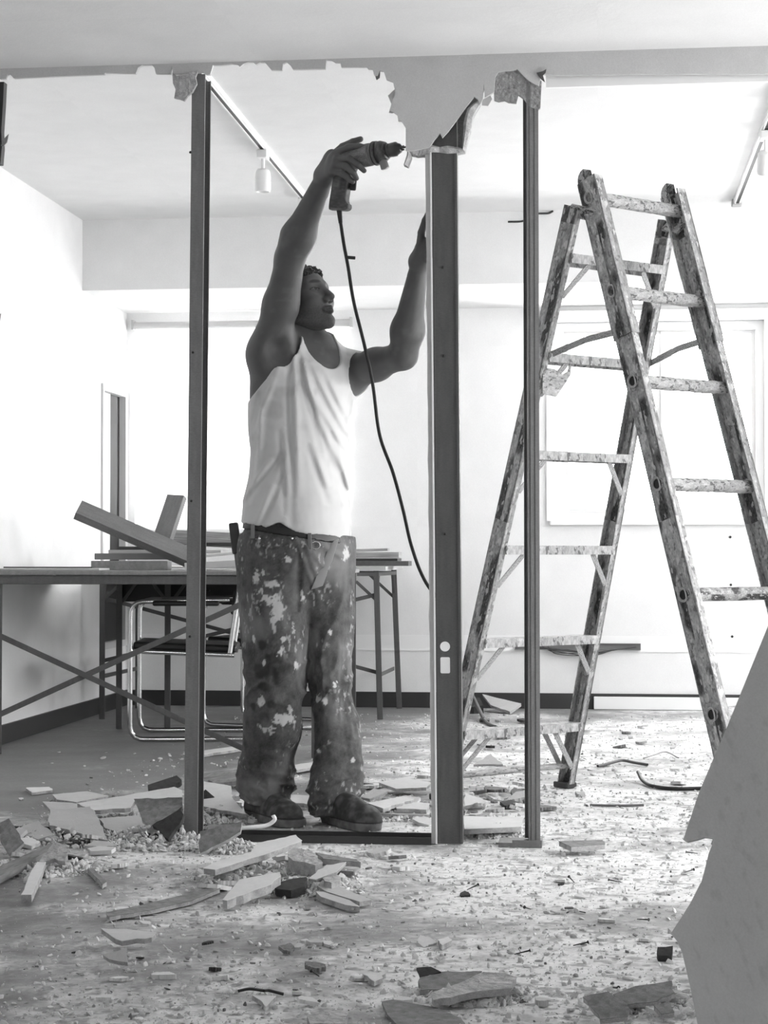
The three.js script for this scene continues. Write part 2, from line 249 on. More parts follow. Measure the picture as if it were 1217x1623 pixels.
  // ceiling track behind the right-hand stretch, and the pale cut edge of the far sheet
  const tr = metreUV(join([box(-0.15, 0.95, 2.203, CF, PZ - 0.035, PZ - 0.0225)])); mesh('cut_edge', tr, M.white, part);
}

// steel studs: a channel outline extruded upwards
function channel(w, d, lip, t = 0.0012) {                  // web along x at z = 0, flanges towards -z
  return [[0, 0], [w, 0], [w, -d], [w - lip, -d], [w - lip, -d + t], [w - t, -d + t], [w - t, -t], [t, -t], [t, -d + t], [lip, -d + t], [lip, -d], [0, -d]];
}
function studGeo(outline, H, holes) {
  const s = new THREE.Shape(outline.map(([x, z]) => new THREE.Vector2(x, -z))), g = new THREE.ExtrudeGeometry(s, { depth: H, bevelEnabled: false });
  g.rotateX(-Math.PI / 2); return g;                        // shape y (= -z) -> z after the turn
}
function upright(o, H, dx, dz = 0) { o.rotation.z = -Math.atan2(dx, H); o.rotation.x = Math.atan2(dz, H); }
{
  // stud 1: flange to the camera, open side towards the worker
  const H1 = 2.268, s1 = thing('steel_stud', 'grey steel stud nearest the table, with scraps of drywall at its head', 'stud', 'steel studs of the partition');
  let g = studGeo(channel(0.088, 0.040, 0.007), H1); g.rotateY(-Math.PI / 2); g.translate(0, 0, -0.088);   // web on the far side, open towards +x
  mesh('channel', metreUV(g, 0.3), M.steel, s1);
  s1.position.set(-1.2165, 0.0015, PZ - 0.012); s1.rotation.y = 0; upright(s1, H1, 0.019);
  for (const y of [2.035, 1.44, 0.60, 1.0]) { const k = new THREE.SphereGeometry(0.004, 8, 6); k.translate(y === 2.035 ? -0.002 : 0.012, y, 0.001); mesh('screw', k, M.black, s1); }
  // stud 2: web to the camera with its knock-out holes
  const s2 = thing('steel_stud', 'wide dark steel door stud with round and square cut-outs, behind the drill', 'stud', 'steel studs of the partition'), H2 = 2.27, w2 = 0.074;
  const sh = new THREE.Shape([[0, 0], [w2, 0], [w2, H2], [0, H2]].map(([x, y]) => new THREE.Vector2(x, y)));
  const ho = new THREE.Path(); ho.absarc(0.027, 0.572, 0.0145, 0, Math.PI * 2, true); sh.holes.push(ho);
  const hs = new THREE.Path(); const r = 0.005, hx = 0.013, hy = 0.494, hw = 0.028, hh = 0.047;
  hs.moveTo(hx + r, hy); hs.lineTo(hx + hw - r, hy); hs.quadraticCurveTo(hx + hw, hy, hx + hw, hy + r); hs.lineTo(hx + hw, hy + hh - r); hs.quadraticCurveTo(hx + hw, hy + hh, hx + hw - r, hy + hh); hs.lineTo(hx + r, hy + hh); hs.quadraticCurveTo(hx, hy + hh, hx, hy + hh - r); hs.lineTo(hx, hy + r); hs.quadraticCurveTo(hx, hy, hx + r, hy); sh.holes.push(hs);
  const web = new THREE.ExtrudeGeometry(sh, { depth: 0.0014, bevelEnabled: false, curveSegments: 20 }); web.translate(0, 0, -0.0014);
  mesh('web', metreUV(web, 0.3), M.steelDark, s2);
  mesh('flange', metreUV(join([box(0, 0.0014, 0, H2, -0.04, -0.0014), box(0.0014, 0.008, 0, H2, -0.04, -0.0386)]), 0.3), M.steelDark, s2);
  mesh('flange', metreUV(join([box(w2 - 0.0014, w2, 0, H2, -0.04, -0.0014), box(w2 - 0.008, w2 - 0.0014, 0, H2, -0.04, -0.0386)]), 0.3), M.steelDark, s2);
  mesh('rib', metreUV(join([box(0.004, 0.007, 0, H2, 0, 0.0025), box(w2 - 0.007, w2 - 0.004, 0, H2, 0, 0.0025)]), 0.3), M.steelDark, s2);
  for (const y of [1.68, 1.42, 0.9]) { const k = new THREE.SphereGeometry(0.004, 8, 6); k.translate(0.03, y, 0.001); mesh('screw', k, M.black, s2); }
  s2.position.set(-0.4685, 0.003, PZ - 0.025); upright(s2, H2, -0.018);
  // jamb strip: the cut edge of the drywall left on the stud
  const e2 = [], yTop = 2.03; for (let i = 0; i <= 40; i++) e2.push([-0.0165 - 0.002 * hash2(i, 4) - (i % 9 === 4 ? 0.002 : 0), i / 40 * yTop]);
  const js = thing('drywall_strip', 'pale strip of cut drywall still screwed along the door stud', 'drywall strip');
  let jg = plate([...e2, [-0.004, yTop], [-0.004, 0]], 0.03); mesh('gypsum', metreUV(jg, 0.3), M.board, js);
  mesh('paper_edge', metreUV(box(-0.0045, -0.0005, 0, yTop, -0.006, 0.004), 0.3), M.white, js);
  js.position.set(-0.4685, 0.0035, PZ - 0.02); upright(js, H2, -0.018);
  // stud 3
  const s3 = thing('steel_stud', 'narrow ribbed steel stud standing in front of the stepladder', 'stud', 'steel studs of the partition'), H3 = 2.20;
  g = studGeo(channel(0.07, 0.034, 0.006), H3); g.rotateY(Math.PI / 2);
  mesh('channel', metreUV(g, 0.3), M.steel, s3);
  mesh('rib', metreUV(join([box(-0.026, -0.023, 0, H3, 0.0, 0.002), box(-0.012, -0.009, 0, H3, 0.0, 0.002)]).translate(0, 0, 0), 0.3), M.steel, s3);
  s3.position.set(-0.170, 0.016, PZ - 0.015); upright(s3, H3, -0.002); s3.rotation.y = 0.2;
  // floor track in two lengths
  const tr = thing('floor_track', 'dark steel floor track half buried in rubble in front of the worker', 'track', 'floor tracks of the partition');
  mesh('channel', metreUV(join([box(-2.6, -0.485, 0.001, 0.0025, PZ - 0.105, PZ - 0.009), box(-2.6, -0.485, 0.0025, 0.022, PZ - 0.105, PZ - 0.1035), box(-2.6, -0.485, 0.0025, 0.022, PZ - 0.0105, PZ - 0.009)]), 0.3), M.base, tr);
  const t2 = thing('floor_track', 'short bent length of floor track under the narrow stud', 'track', 'floor tracks of the partition');
  mesh('channel', metreUV(join([box(-0.29, -0.165, 0.001, 0.014, PZ - 0.095, PZ + 0.008), box(-0.25, -0.165, 0.001, 0.022, PZ + 0.008, PZ + 0.0095)]), 0.3), M.steel, t2);
}

// the big loose sheet leaning on the side wall
{
  const q0 = V(0.20, 0, -3.28), b = V(0.8, 0, 0.6), s = V(0.205, 0.94, -0.274), n = V(-0.564, 0.342, 0.752);
  const o = thing('drywall_sheet', 'large grey drywall sheet with a broken edge leaning close to the camera', 'drywall sheet');
  const edge = [[-0.036, 0], [-0.054, 0.035], [-0.08, 0.09], [-0.113, 0.152], [-0.128, 0.17], [-0.144, 0.18], [-0.133, 0.201], [-0.115, 0.239], [-0.102, 0.277], [-0.095, 0.307], [-0.098, 0.33], [-0.09, 0.345], [-0.115, 0.358], [-0.129, 0.352], [-0.149, 0.346], [-0.156, 0.349], [-0.15, 0.385], [-0.142, 0.438], [-0.109, 0.565], [-0.062, 0.766], [0.02, 1.1], [0.05, 1.3]];
  const crease = (v) => v < 0.162 ? -0.106 + (0.162 - v) * 0.45 : v < 0.339 ? mix(-0.106, -0.093, (v - 0.162) / 0.177) : -0.093 + (v - 0.339) * 0.093;
  const right = (v) => (0.845 - 0.20 - 0.205 * v) / 0.8;
  const lip = edge.map(([x, y]) => [Math.min(x, crease(y) + 0.012), y]);
  const main = plate([...edge.map(([x, y]) => [Math.max(x, crease(y)), y]), [right(1.3), 1.3], [right(0), 0.0]], 0.0125);
  const place = (g) => g.applyMatrix4(new THREE.Matrix4().makeBasis(b, s, n).setPosition(q0));
  const scuffed = tex(512, 512, (u, v) => 0.93 + 0.06 * (fbm(u * 14, v * 14, 4) - 0.5) + 0.04 * (hash2(u * 512 | 0, v * 512 | 0) - 0.5) - 0.05 * sstep(0.58, 0.80, fbm(u * 90 + v * 26, v * 40 - u * 9, 4)), true);
  const M2 = MAT(0.62, 0.9, { map: scuffed, bumpMap: plasterBump, bumpScale: 0.0008 });
  mesh('face', metreUV(place(main)), M2, o);
  const run = []; edge.forEach(([x, y]) => { if (x < crease(y) - 0.001) run.push([x, y]); });
  const strip = (pts) => plate([...pts, ...pts.slice().reverse().map(([x, y]) => [crease(y) - 0.0008, y])], 0.0075);
  const cut = run.findIndex(([x, y]) => y > 0.346 - 1e-6);
  const lo = run.filter(([, y]) => y < 0.32), hi = run.filter(([, y]) => y >= 0.345);
  for (const r of [lo, hi]) if (r.length > 2) { const g = strip(r); g.translate(0, 0, -0.005); tag(mesh('tapered_edge', metreUV(place(g)), M2, o), 'thinner tapered edge strip of the sheet'); }
}

// roller blind drawn over the far left window, headrail over the other
{
  const fabric = new THREE.MeshPhysicalMaterial({ color: grey(0.9), roughness: 1, transmission: 0.55, thickness: 0 });
  const o = thing('roller_blind', 'pale translucent roller blind glowing with daylight behind the worker', 'blind');
  const r = new THREE.CylinderGeometry(0.02, 0.02, 1.225, 20); r.rotateZ(Math.PI / 2); r.translate(-1.985, 2.135, BZ + 0.035); mesh('roller', r, MAT(0.55, 0.6), o);
  mesh('fabric', box(-2.585, -1.39, 0.985, 2.12, BZ + 0.018, BZ + 0.0195), fabric, o);
  mesh('bottom_bar', rbox(1.2, 0.022, 0.012, 0.004).translate(-1.9875, 0.978, BZ + 0.019), M.white, o);
  for (const x of [-2.61, -1.372]) mesh('bracket', box(x, x + 0.012, 2.11, 2.165, BZ, BZ + 0.06), MAT(0.5, 0.5), o);
  const v = thing('blind_headrail', 'white headrail of a raised blind over the bright window', 'blind');
  mesh('rail', rbox(1.30, 0.05, 0.05, 0.006).translate(0.34, 2.158, BZ + 0.027), M.white, v);
  for (const x of [-0.314, 0.994]) mesh('end_cap', rbox(0.012, 0.058, 0.056, 0.004).translate(x, 2.157, BZ + 0.029), MAT(0.6, 0.5), v);
}
// ------------------------------------------------------------ paint-spattered double stepladder
// u spans 0.25 m, v spans 1 m: worn aluminium under paint runs, sprayed black in places
const railPaint = (k, dark) => tex(256, 1024, (u, v) => {
  const x = u * 0.25, y = v, a = fbm(x * 14 + k, y * 6 + k * 3, 3), b = fbm(x * 60 + k, y * 34, 4), c = fbm(x * 240, y * 170 + k, 3), d = fbm(x * 130 + 7, y * 60 + k * 2, 3);
  let t = 0.72 + 0.34 * (b - 0.5) + 0.26 * (c - 0.5);
  t = mix(t, 0.13, dark * sstep(0.49, 0.62, a + 0.16 * (b - 0.5)) * (0.7 + 0.3 * sstep(0.4, 0.6, c)));
  t = mix(t, 0.36, 0.6 * sstep(0.64, 0.72, d)); return mix(t, 0.9, 0.8 * sstep(0.66, 0.72, fbm(x * 90 + 9, y * 40 + k, 3)));
}, true);
const paintDark = railPaint(3.3, 0.9), paintDark2 = railPaint(11.7, 0.85), paintPale = railPaint(20.1, 0.25);
const paintLight = tex(256, 512, (u, v) => { const x = u * 0.25, y = v * 0.5, b = fbm(x * 60, y * 60, 4), c = fbm(x * 220, y * 220, 2); return mix(0.80 + 0.34 * (b - 0.5) + 0.2 * (c - 0.5), 0.36, 0.7 * sstep(0.60, 0.68, fbm(x * 70 + 4, y * 70, 4))); }, true);
const crust = tex(256, 512, (u, v) => 0.5 + 0.8 * (fbm(u * 20, v * 44, 4) - 0.5));
const stretchUV = (g, su, sv) => { const q = g.attributes.uv; for (let i = 0; i < q.count; i++) q.setXY(i, q.getX(i) / su, q.getY(i) / sv); return g; };
const LM = {
  web: MAT(0.78, 0.7, { map: paintDark, bumpMap: crust, bumpScale: 0.001 }), web2: MAT(0.78, 0.7, { map: paintDark2, bumpMap: crust, bumpScale: 0.001 }),
  flange: MAT(0.85, 0.7, { map: paintPale, bumpMap: crust, bumpScale: 0.001 }), rung: MAT(0.72, 0.85, { map: paintLight, bumpMap: crust, bumpScale: 0.003 }), tread: MAT(0.72, 0.7, { map: paintLight }),
};
{
  const L = thing('stepladder', 'tall double stepladder caked in paint drips beside the studs', 'ladder');
  const ph = 0.8023, u = V(Math.sin(ph), 0, -Math.cos(ph)), v = V(Math.cos(ph), 0, Math.sin(ph));
  const AL = [V(-0.079, 1.968, -6.122), V(-0.54, 0, -6.493)], AR = [V(0.231, 1.968, -6.422), V(-0.124, 0, -6.895)], BL = [V(-0.027, 2.05, -6.109), V(0.427, 0, -5.621)], BR = [V(0.248, 2.05, -6.375), V(0.715, 0, -5.899)];
  const at = (r, t) => r[0].clone().lerp(r[1], t), atH = (r, h) => at(r, (r[0].y - h) / r[0].y);
  function rail([top, foot], depth, wide, side, m, t0 = 0, t1 = 1, grow = 0) {       // side +1: the channel opens towards +u
    const a = top.clone().lerp(foot, t1), b = top.clone().lerp(foot, t0), len = a.distanceTo(b), th = 0.005, w = wide / 2 + grow, d = depth / 2 + grow;
    const turn = (g) => aim(stretchUV(metreUV(g), 0.25, 1), a, b, v), x0 = side > 0 ? -w : w - th;
    const web = mesh('rail', turn(box(x0, x0 + th, 0, len, -d, d)), m, L);
    for (const s of [-1, 1]) mesh('flange', turn(box(-w, w, 0, len, s > 0 ? d - th : -d, s > 0 ? d : -d + th)), LM.flange, web);
    return web;
  }
  // front section: deep rails with swaged round rungs and outer sleeves
  const wl = rail(BL, 0.074, 0.03, 1, LM.web), wr = rail(BR, 0.074, 0.03, -1, LM.web2);
  for (const [r, s, m] of [[BL, 1, LM.web], [BR, -1, LM.web2]]) {
    rail(r, 0.074, 0.03, s, m, 0.0, 0.255, 0.0035);
    const cap = new THREE.CylinderGeometry(0.0375, 0.0375, 0.034, 18, 1, false, 0, Math.PI); cap.rotateX(-Math.PI / 2); cap.rotateY(Math.PI / 2);
    const d = r[0].clone().sub(r[1]).normalize(), z = v.clone().sub(d.clone().multiplyScalar(v.dot(d))).normalize();
    mesh('rail_head', cap.applyMatrix4(new THREE.Matrix4().makeBasis(u, d, z).setPosition(r[0])), m, L);
  }
  [0.03, 0.183, 0.325, 0.483, 0.648, 0.820].forEach((t, i) => {
    const a = at(BL, t).addScaledVector(u, -0.018), b = at(BR, t).addScaledVector(u, 0.016), len = a.distanceTo(b);
    const g = new THREE.CylinderGeometry(0.021, 0.021, len, 20, 30), p = g.attributes.position;
    for (let k = 0; k < p.count; k++) { const n = 1 + 0.16 * (fbm3(p.getX(k) * 60, p.getY(k) * 60 + i * 9, p.getZ(k) * 60, 3) - 0.5) * (t < 0.6 ? 1.6 : 0.6); p.setX(k, p.getX(k) * n); p.setZ(k, p.getZ(k) * n - (p.getZ(k) < -0.010 ? 0.004 : 0)); }
    g.computeVertexNormals(); g.translate(0, len / 2, 0); mesh('rung', aim(g, a, b, v), i === 4 ? LM.web2 : LM.rung, L);
    const ring = new THREE.TorusGeometry(0.019, 0.0042, 8, 20), rp = ring.attributes.position; for (let k = 0; k < rp.count; k++) if (rp.getX(k) < -0.008) rp.setX(k, -0.008 + (rp.getX(k) + 0.008) * 0.3);
    ring.rotateY(Math.PI / 2); const d = BL[0].clone().sub(BL[1]).normalize(), z = v.clone().sub(d.clone().multiplyScalar(v.dot(d))).normalize();
    mesh('rung_ring', ring.applyMatrix4(new THREE.Matrix4().makeBasis(u, d, z).setPosition(at(BL, t).addScaledVector(u, -0.021))), LM.flange, L);
    const hole = new THREE.CircleGeometry(0.0165, 18); hole.rotateY(-Math.PI / 2);
    mesh('rung_bore', hole.applyMatrix4(new THREE.Matrix4().makeBasis(u, d, z).setPosition(at(BL, t).addScaledVector(u, -0.0185))), M.dark, L);
  });
  // rear section: box rails with flat treads and diagonal braces
  rail(AL, 0.062, 0.026, 1, LM.web2); rail(AR, 0.062, 0.026, -1, LM.web);
  for (const r of [AL, AR]) mesh('foot', rbox(0.05, 0.022, 0.075, 0.005).applyMatrix4(new THREE.Matrix4().makeBasis(u, V(0, 1, 0), v).setPosition(r[1].clone().setY(0.0125))), M.base, L);
  for (const r of [BL, BR]) mesh('foot', rbox(0.05, 0.022, 0.085, 0.005).applyMatrix4(new THREE.Matrix4().makeBasis(u, V(0, 1, 0), v).setPosition(r[1].clone().setY(0.0125))), M.base, L);
  for (let i = 0; i < 6; i++) {
    const h = 1.815 - 0.3145 * i, a = atH(AL, h).addScaledVector(u, 0.006), b = atH(AR, h).addScaledVector(u, -0.006), len = a.distanceTo(b);
    const g = join([box(-0.0375, 0.0375, 0, len, -0.002, 0.002), box(0.034, 0.038, 0, len, -0.028, 0.002), box(-0.038, -0.034, 0, len, -0.028, 0.002)]);   // x: across the tread, z: up
    const d = b.clone().sub(a).normalize(), up = V(0, 1, 0), x = d.clone().cross(up);
    const tread = mesh('tread', metreUV(g, 0.35).applyMatrix4(new THREE.Matrix4().makeBasis(x, d, up).setPosition(a)), LM.tread, L);
    const drop = 0.105, inn = i === 5 ? 0.13 : 0.1;
    for (const [r, s] of [[AL, 1], [AR, -1]]) for (const k of i === 5 ? [-0.03, 0.03] : [0.03]) {
      const p = atH(r, h - 0.024).addScaledVector(u, s * inn).addScaledVector(v, k), q = atH(r, h - drop - (i === 5 ? 0.06 : 0.03)).addScaledVector(u, s * 0.012).addScaledVector(v, k);
      mesh('brace', bar(p, q, 0.004, 0.02, u), LM.tread, tread);
    }
  }
  const low = 0.085; mesh('cross_tube', rod(atH(AL, low), atH(AR, low), 0.011), LM.tread, L);
  for (const [a, b] of [[AL, BL], [AR, BR]]) {
    const p = atH(a, 1.49).addScaledVector(u, 0.018), q = atH(b, 1.555).addScaledVector(u, 0.018), m = p.clone().lerp(q, 0.5).add(V(0, 0.012, 0));
    mesh('spreader', join([bar(p, m, 0.004, 0.022, V(0, 1, 0)), bar(m, q, 0.004, 0.022, V(0, 1, 0))]), LM.tread, L);
    mesh('hinge_bolt', rod(atH(a, 1.90).addScaledVector(u, -0.03), atH(a, 1.90).addScaledVector(u, 0.03), 0.011), LM.flange, L);
    const h = bar(atH(a, 1.955).addScaledVector(v, 0.0), at(b, 0.06), 0.012, 0.05, v); mesh('hinge_plate', h, LM.web2, L);
  }
  // bracket with an upturned hook on the rear rail
  const hk = plate([[0, 0.03], [0, -0.055], [0.06, -0.062], [0.105, -0.01], [0.125, 0.012], [0.13, 0.055], [0.122, 0.056], [0.114, 0.022], [0.09, 0.012], [0.05, 0.028]], 0.004);
  mesh('pail_hook', metreUV(hk, 0.3).applyMatrix4(new THREE.Matrix4().makeBasis(u, V(0, 1, 0), v).setPosition(atH(AL, 1.425).addScaledVector(v, 0.036))), LM.tread, L);
}
// ------------------------------------------------------------ things in the far room
M.tableMetal = MAT(0.13, 0.55, { map: steelTone });
M.chrome = MAT(0.75, 0.18, { metalness: 1 });
M.leather = MAT(0.012, 0.4);
M.wood = MAT(0.55, 0.8, { map: tex(256, 256, (u, v) => 0.80 + 0.25 * (fbm(u * 5, v * 60, 4) - 0.5), true) });
function tableLeg(T, x, z, h, lean = [0, 0]) { return mesh('leg', metreUV(join([bar(V(x + lean[0], 0.001, z + lean[1]), V(x, h, z), 0.03, 0.004, V(0, 0, 1)).translate(0, 0, 0.013), bar(V(x + lean[0], 0.001, z + lean[1]), V(x, h, z), 0.004, 0.03, V(0, 0, 1)).translate(-0.013, 0, 0)]), 0.3), M.tableMetal, T); }
{
  const T = thing('work_table', 'long grey steel work table with crossed braces, loaded with scrap', 'table', 'work tables');
  mesh('tabletop', metreUV(rbox(1.50, 0.018, 1.28, 0.003).translate(-1.895, 0.767, -8.40), 0.4), MAT(0.30, 0.6, { map: steelTone }), T);
  mesh('apron', metreUV(rbox(1.48, 0.038, 0.025, 0.003).translate(-1.895, 0.738, -7.785), 0.4), M.tableMetal, T);
  mesh('apron', metreUV(rbox(1.48, 0.038, 0.025, 0.003).translate(-1.895, 0.738, -9.015), 0.4), M.tableMetal, T);
  for (const [x, z] of [[-2.525, -7.80], [-1.432, -7.80], [-1.172, -7.80], [-2.312, -9.0], [-1.17, -9.0], [-2.068, -9.18 + 0.2]]) tableLeg(T, x, z, 0.757);
  mesh('brace', metreUV(bar(V(-2.525, 0.505, -7.775), V(-1.432, 0.02, -7.775), 0.024, 0.004, V(0, 0, 1)), 0.3), M.tableMetal, T);
  mesh('brace', metreUV(bar(V(-2.525, 0.165, -7.782), V(-1.432, 0.66, -7.782), 0.024, 0.004, V(0, 0, 1)), 0.3), M.tableMetal, T);
  for (const [x, s] of [[-2.312, 1], [-2.068, -1], [-2.068, 1]]) mesh('gusset', bar(V(x, 0.60, -9.0), V(x + s * 0.11, 0.745, -9.0), 0.016, 0.004, V(0, 0, 1)), M.tableMetal, T);
  const D = mesh('drawer', rbox(0.80, 0.10, 0.40, 0.004).translate(-1.93, 0.666, -9.22), M.black, T);
  mesh('rim', box(-2.33, -1.53, 0.716, 0.722, -9.42, -9.02), M.black, D);
  mesh('handle', rbox(0.12, 0.012, 0.014, 0.004).translate(-1.93, 0.672, -9.012), M.dark, D);

  const U = thing('work_table', 'second steel work table against the far wall, behind the worker', 'table', 'work tables');
  const c = [V(-2.535, 0, -9.52), V(-1.135, 0, -9.66), V(-1.12, 0, -10.36), V(-2.52, 0, -10.22)];
  const top = plate([[-2.57, 9.49], [-1.085, 9.635], [-1.075, 10.40], [-2.56, 10.25]], 0.02); top.rotateX(-Math.PI / 2); top.translate(0, 0.784, 0); mesh('tabletop', metreUV(top, 0.4), MAT(0.45, 0.6), U);
  const lean = [[-0.0, 0.0], [0.02, 0.0], [0.03, 0.0], [0, 0]];
  c.forEach((p, i) => tableLeg(U, p.x, p.z, 0.762, lean[i]));
  for (const [i, j] of [[0, 1], [1, 2], [2, 3], [3, 0]]) {
    const a = c[i].clone().setY(0.745), b = c[j].clone().setY(0.745); mesh('apron', bar(a, b, 0.028, 0.02, V(0, 1, 0)), M.tableMetal, U);
    const a2 = c[i].clone().setY(0.22), b2 = c[j].clone().setY(0.22); if (i % 2) mesh('stretcher', bar(a2, b2, 0.004, 0.022, V(0, 1, 0)), M.tableMetal, U);
    for (const [p, q] of [[c[i], c[j]], [c[j], c[i]]]) mesh('gusset', bar(p.clone().setY(0.61), p.clone().lerp(q, 0.10).setY(0.74), 0.016, 0.004, V(0, 0, 1)), M.tableMetal, U);
  }
  mesh('brace', bar(V(-2.53, 0.30, -9.53), V(-1.135, 0.64, -9.67), 0.02, 0.004, V(0, 0, 1)), M.tableMetal, U);
  mesh('brace', bar(V(-2.53, 0.62, -9.535), V(-1.135, 0.24, -9.675), 0.02, 0.004, V(0, 0, 1)), M.tableMetal, U);
}
// tubular chairs
function cantileverChair(label) {
  const C = thing('tubular_chair', label, 'chair', 'tubular chairs under the tables'), W = 0.46, D = 0.52, r = 0.0115;
  for (const z of [0, -W]) mesh('side_frame', pipe([V(D + 0.02, 0.013, z), V(0.0, 0.013, z), V(0.0, 0.632, z), V(D * 0.86, 0.64, z)], 0.06, r, 60, 10), M.chrome, C);
  mesh('floor_bar', pipe([V(D + 0.02, 0.013, 0.0), V(D + 0.07, 0.013, -0.03), V(D + 0.07, 0.013, -W + 0.03), V(D + 0.02, 0.013, -W)], 0.04, r, 30, 10), M.chrome, C);
  mesh('seat_frame', join([rod(V(0, 0.415, 0), V(0, 0.415, -W), r), rod(V(0.0, 0.41, -0.012), V(D * 0.9, 0.39, -0.012), r), rod(V(0.0, 0.41, -W + 0.012), V(D * 0.9, 0.39, -W + 0.012), r)]), M.chrome, C);
  const seat = rbox(D * 0.9, 0.035, W - 0.03, 0.014, 3); seat.rotateZ(-0.04); mesh('seat', seat.translate(D * 0.47, 0.425, -W / 2), M.leather, C);
  const back = rbox(0.03, 0.26, W - 0.02, 0.012, 3); back.rotateZ(-0.16); mesh('backrest', back.translate(D * 0.93, 0.70, -W / 2), M.leather, C);
  for (const z of [0, -W]) { mesh('arm_pad', rbox(0.30, 0.025, 0.035, 0.01, 3).translate(0.25, 0.625, z), M.leather, C); mesh('back_post', rod(V(D * 0.86, 0.40, z), V(D * 0.98, 0.83, z), r), M.chrome, C); }
  return C;
}
{ const a = cantileverChair('chrome tubular chair with black pads pushed under the steel table'); a.position.set(-2.10, 0, -8.36); a.rotation.y = 0.15;
  const b = cantileverChair('second chrome tubular chair, deeper under the table behind the first stud'); b.position.set(-1.93, 0, -9.15); b.rotation.y = -0.25; b.scale.setScalar(0.98); }

// scrap on the tables
const SC = 'scrap stacked on the work tables';
function chanPiece(label, a, b, w, d, up, m = M.steel) {      // a U-shaped length of steel between two points
  const o = thing('steel_offcut', label, 'offcut', SC), L = a.distanceTo(b), t = 0.0015;
  const turn = (g) => aim(metreUV(g, 0.3), a, b, up);
  mesh('web', turn(box(-w / 2, w / 2, 0, L, -t / 2, t / 2)), m, o);
  for (const s of [-1, 1]) { const f = mesh('flange', turn(join([box(s * w / 2 - t / 2, s * w / 2 + t / 2, -0.02 * (s > 0), L, -d, 0), box(s > 0 ? w / 2 - 0.008 : -w / 2, s > 0 ? w / 2 : -w / 2 + 0.008, 0, L, -d, -d + t)])), m, o); }
  return o;
}
chanPiece('long bent steel channel sticking up over the table edge', V(-1.80, 0.835, -8.33), V(-2.30, 1.058, -8.22), 0.088, 0.04, V(0.15, 0.75, 0.65), M.steel);
chanPiece('short steel channel standing upright among the scrap', V(-1.972, 0.905, -8.40), V(-1.925, 1.118, -8.50), 0.088, 0.03, V(-0.3, 0.1, 0.95), M.steel);
function slab(name, label, cx, cy, cz, L, h, w, yaw, m, roll = 0, pitch = 0) { const o = mesh(name, metreUV(rbox(L, h, w, 0.002, 1), 0.4), m); o.position.set(cx, cy, cz); o.rotation.set(roll, yaw, pitch, 'YXZ'); return tag(o, label, 'offcut', SC); }
slab('steel_offcut', 'dark box section at the bottom of the scrap heap', -2.04, 0.797, -8.14, 0.34, 0.04, 0.09, 0.03, MAT(0.3, 0.6, { map: steelTone }));
slab('board_offcut', 'grey board offcut lying across the dark box section', -2.07, 0.836, -8.42, 0.40, 0.028, 0.1, -0.06, MAT(0.25, 0.8));
slab('board_offcut', 'white board under the bent steel channel', -1.98, 0.858, -8.62, 0.52, 0.016, 0.26, 0.05, M.board);
slab('board_offcut', 'dark strip near the top of the scrap heap', -2.04, 0.874, -8.60, 0.34, 0.016, 0.05, -0.03, M.base);
slab('wood_offcut', 'pale timber batten at the top of the scrap heap', -1.86, 0.906, -8.62, 0.52, 0.04, 0.05, -0.07, M.wood, 0, -0.06);
slab('wood_offcut', 'long pale batten beside the worker’s hip'.replace('’', "'"), -1.72, 0.930, -8.72, 0.56, 0.035, 0.04, 0.05, M.wood, 0, -0.05);
slab('board_offcut', 'dark flat strip sticking out towards the worker', -1.68, 0.893, -8.6, 0.40, 0.014, 0.06, 0.04, M.base, 0, 0.0);
slab('board_offcut', 'broad white board sloping down towards the table', -1.62, 0.852, -8.36, 0.34, 0.012, 0.18, 0.12, M.board, 0.02, 0.09);
slab('board_offcut', 'thick grey board corner by the table edge', -1.65, 0.801, -8.1, 0.26, 0.03, 0.2, 0.1, MAT(0.5, 0.8), 0, 0.06);
slab('board_offcut', 'white square offcut flat on the table', -1.44, 0.784, -8.05, 0.10, 0.014, 0.12, -0.2, M.board, 0, 0);
slab('paper_strip', 'pale curled strip poking up beside the first stud', -1.826, 0.925, -8.55, 0.014, 0.13, 0.004, 0.3, M.board, 0.1, -0.15);
slab('board_offcut', 'thin white panel lying flat at the empty end of the table', -2.36, 0.781, -8.3, 0.46, 0.008, 0.8, 0.02, M.board);
slab('steel_offcut', 'thin dark rod on the white panel', -2.36, 0.789, -7.95, 0.40, 0.006, 0.012, -0.05, M.base);
slab('board_offcut', 'pale plank on top of the pile behind the worker', -1.30, 0.866, -9.9, 0.40, 0.014, 0.10, 0.03, M.wood, 0, 0.03);
slab('board_offcut', 'pale thick plank second in the pile behind the worker', -1.27, 0.843, -9.88, 0.47, 0.030, 0.12, -0.02, M.wood);
slab('board_offcut', 'dark uneven sheet under the planks behind the worker', -1.30, 0.819, -9.88, 0.52, 0.014, 0.25, 0.02, M.base);
slab('steel_offcut', 'dark open tray lowest in the pile behind the worker', -1.24, 0.799, -9.84, 0.52, 0.025, 0.22, 0.02, M.steelDark);

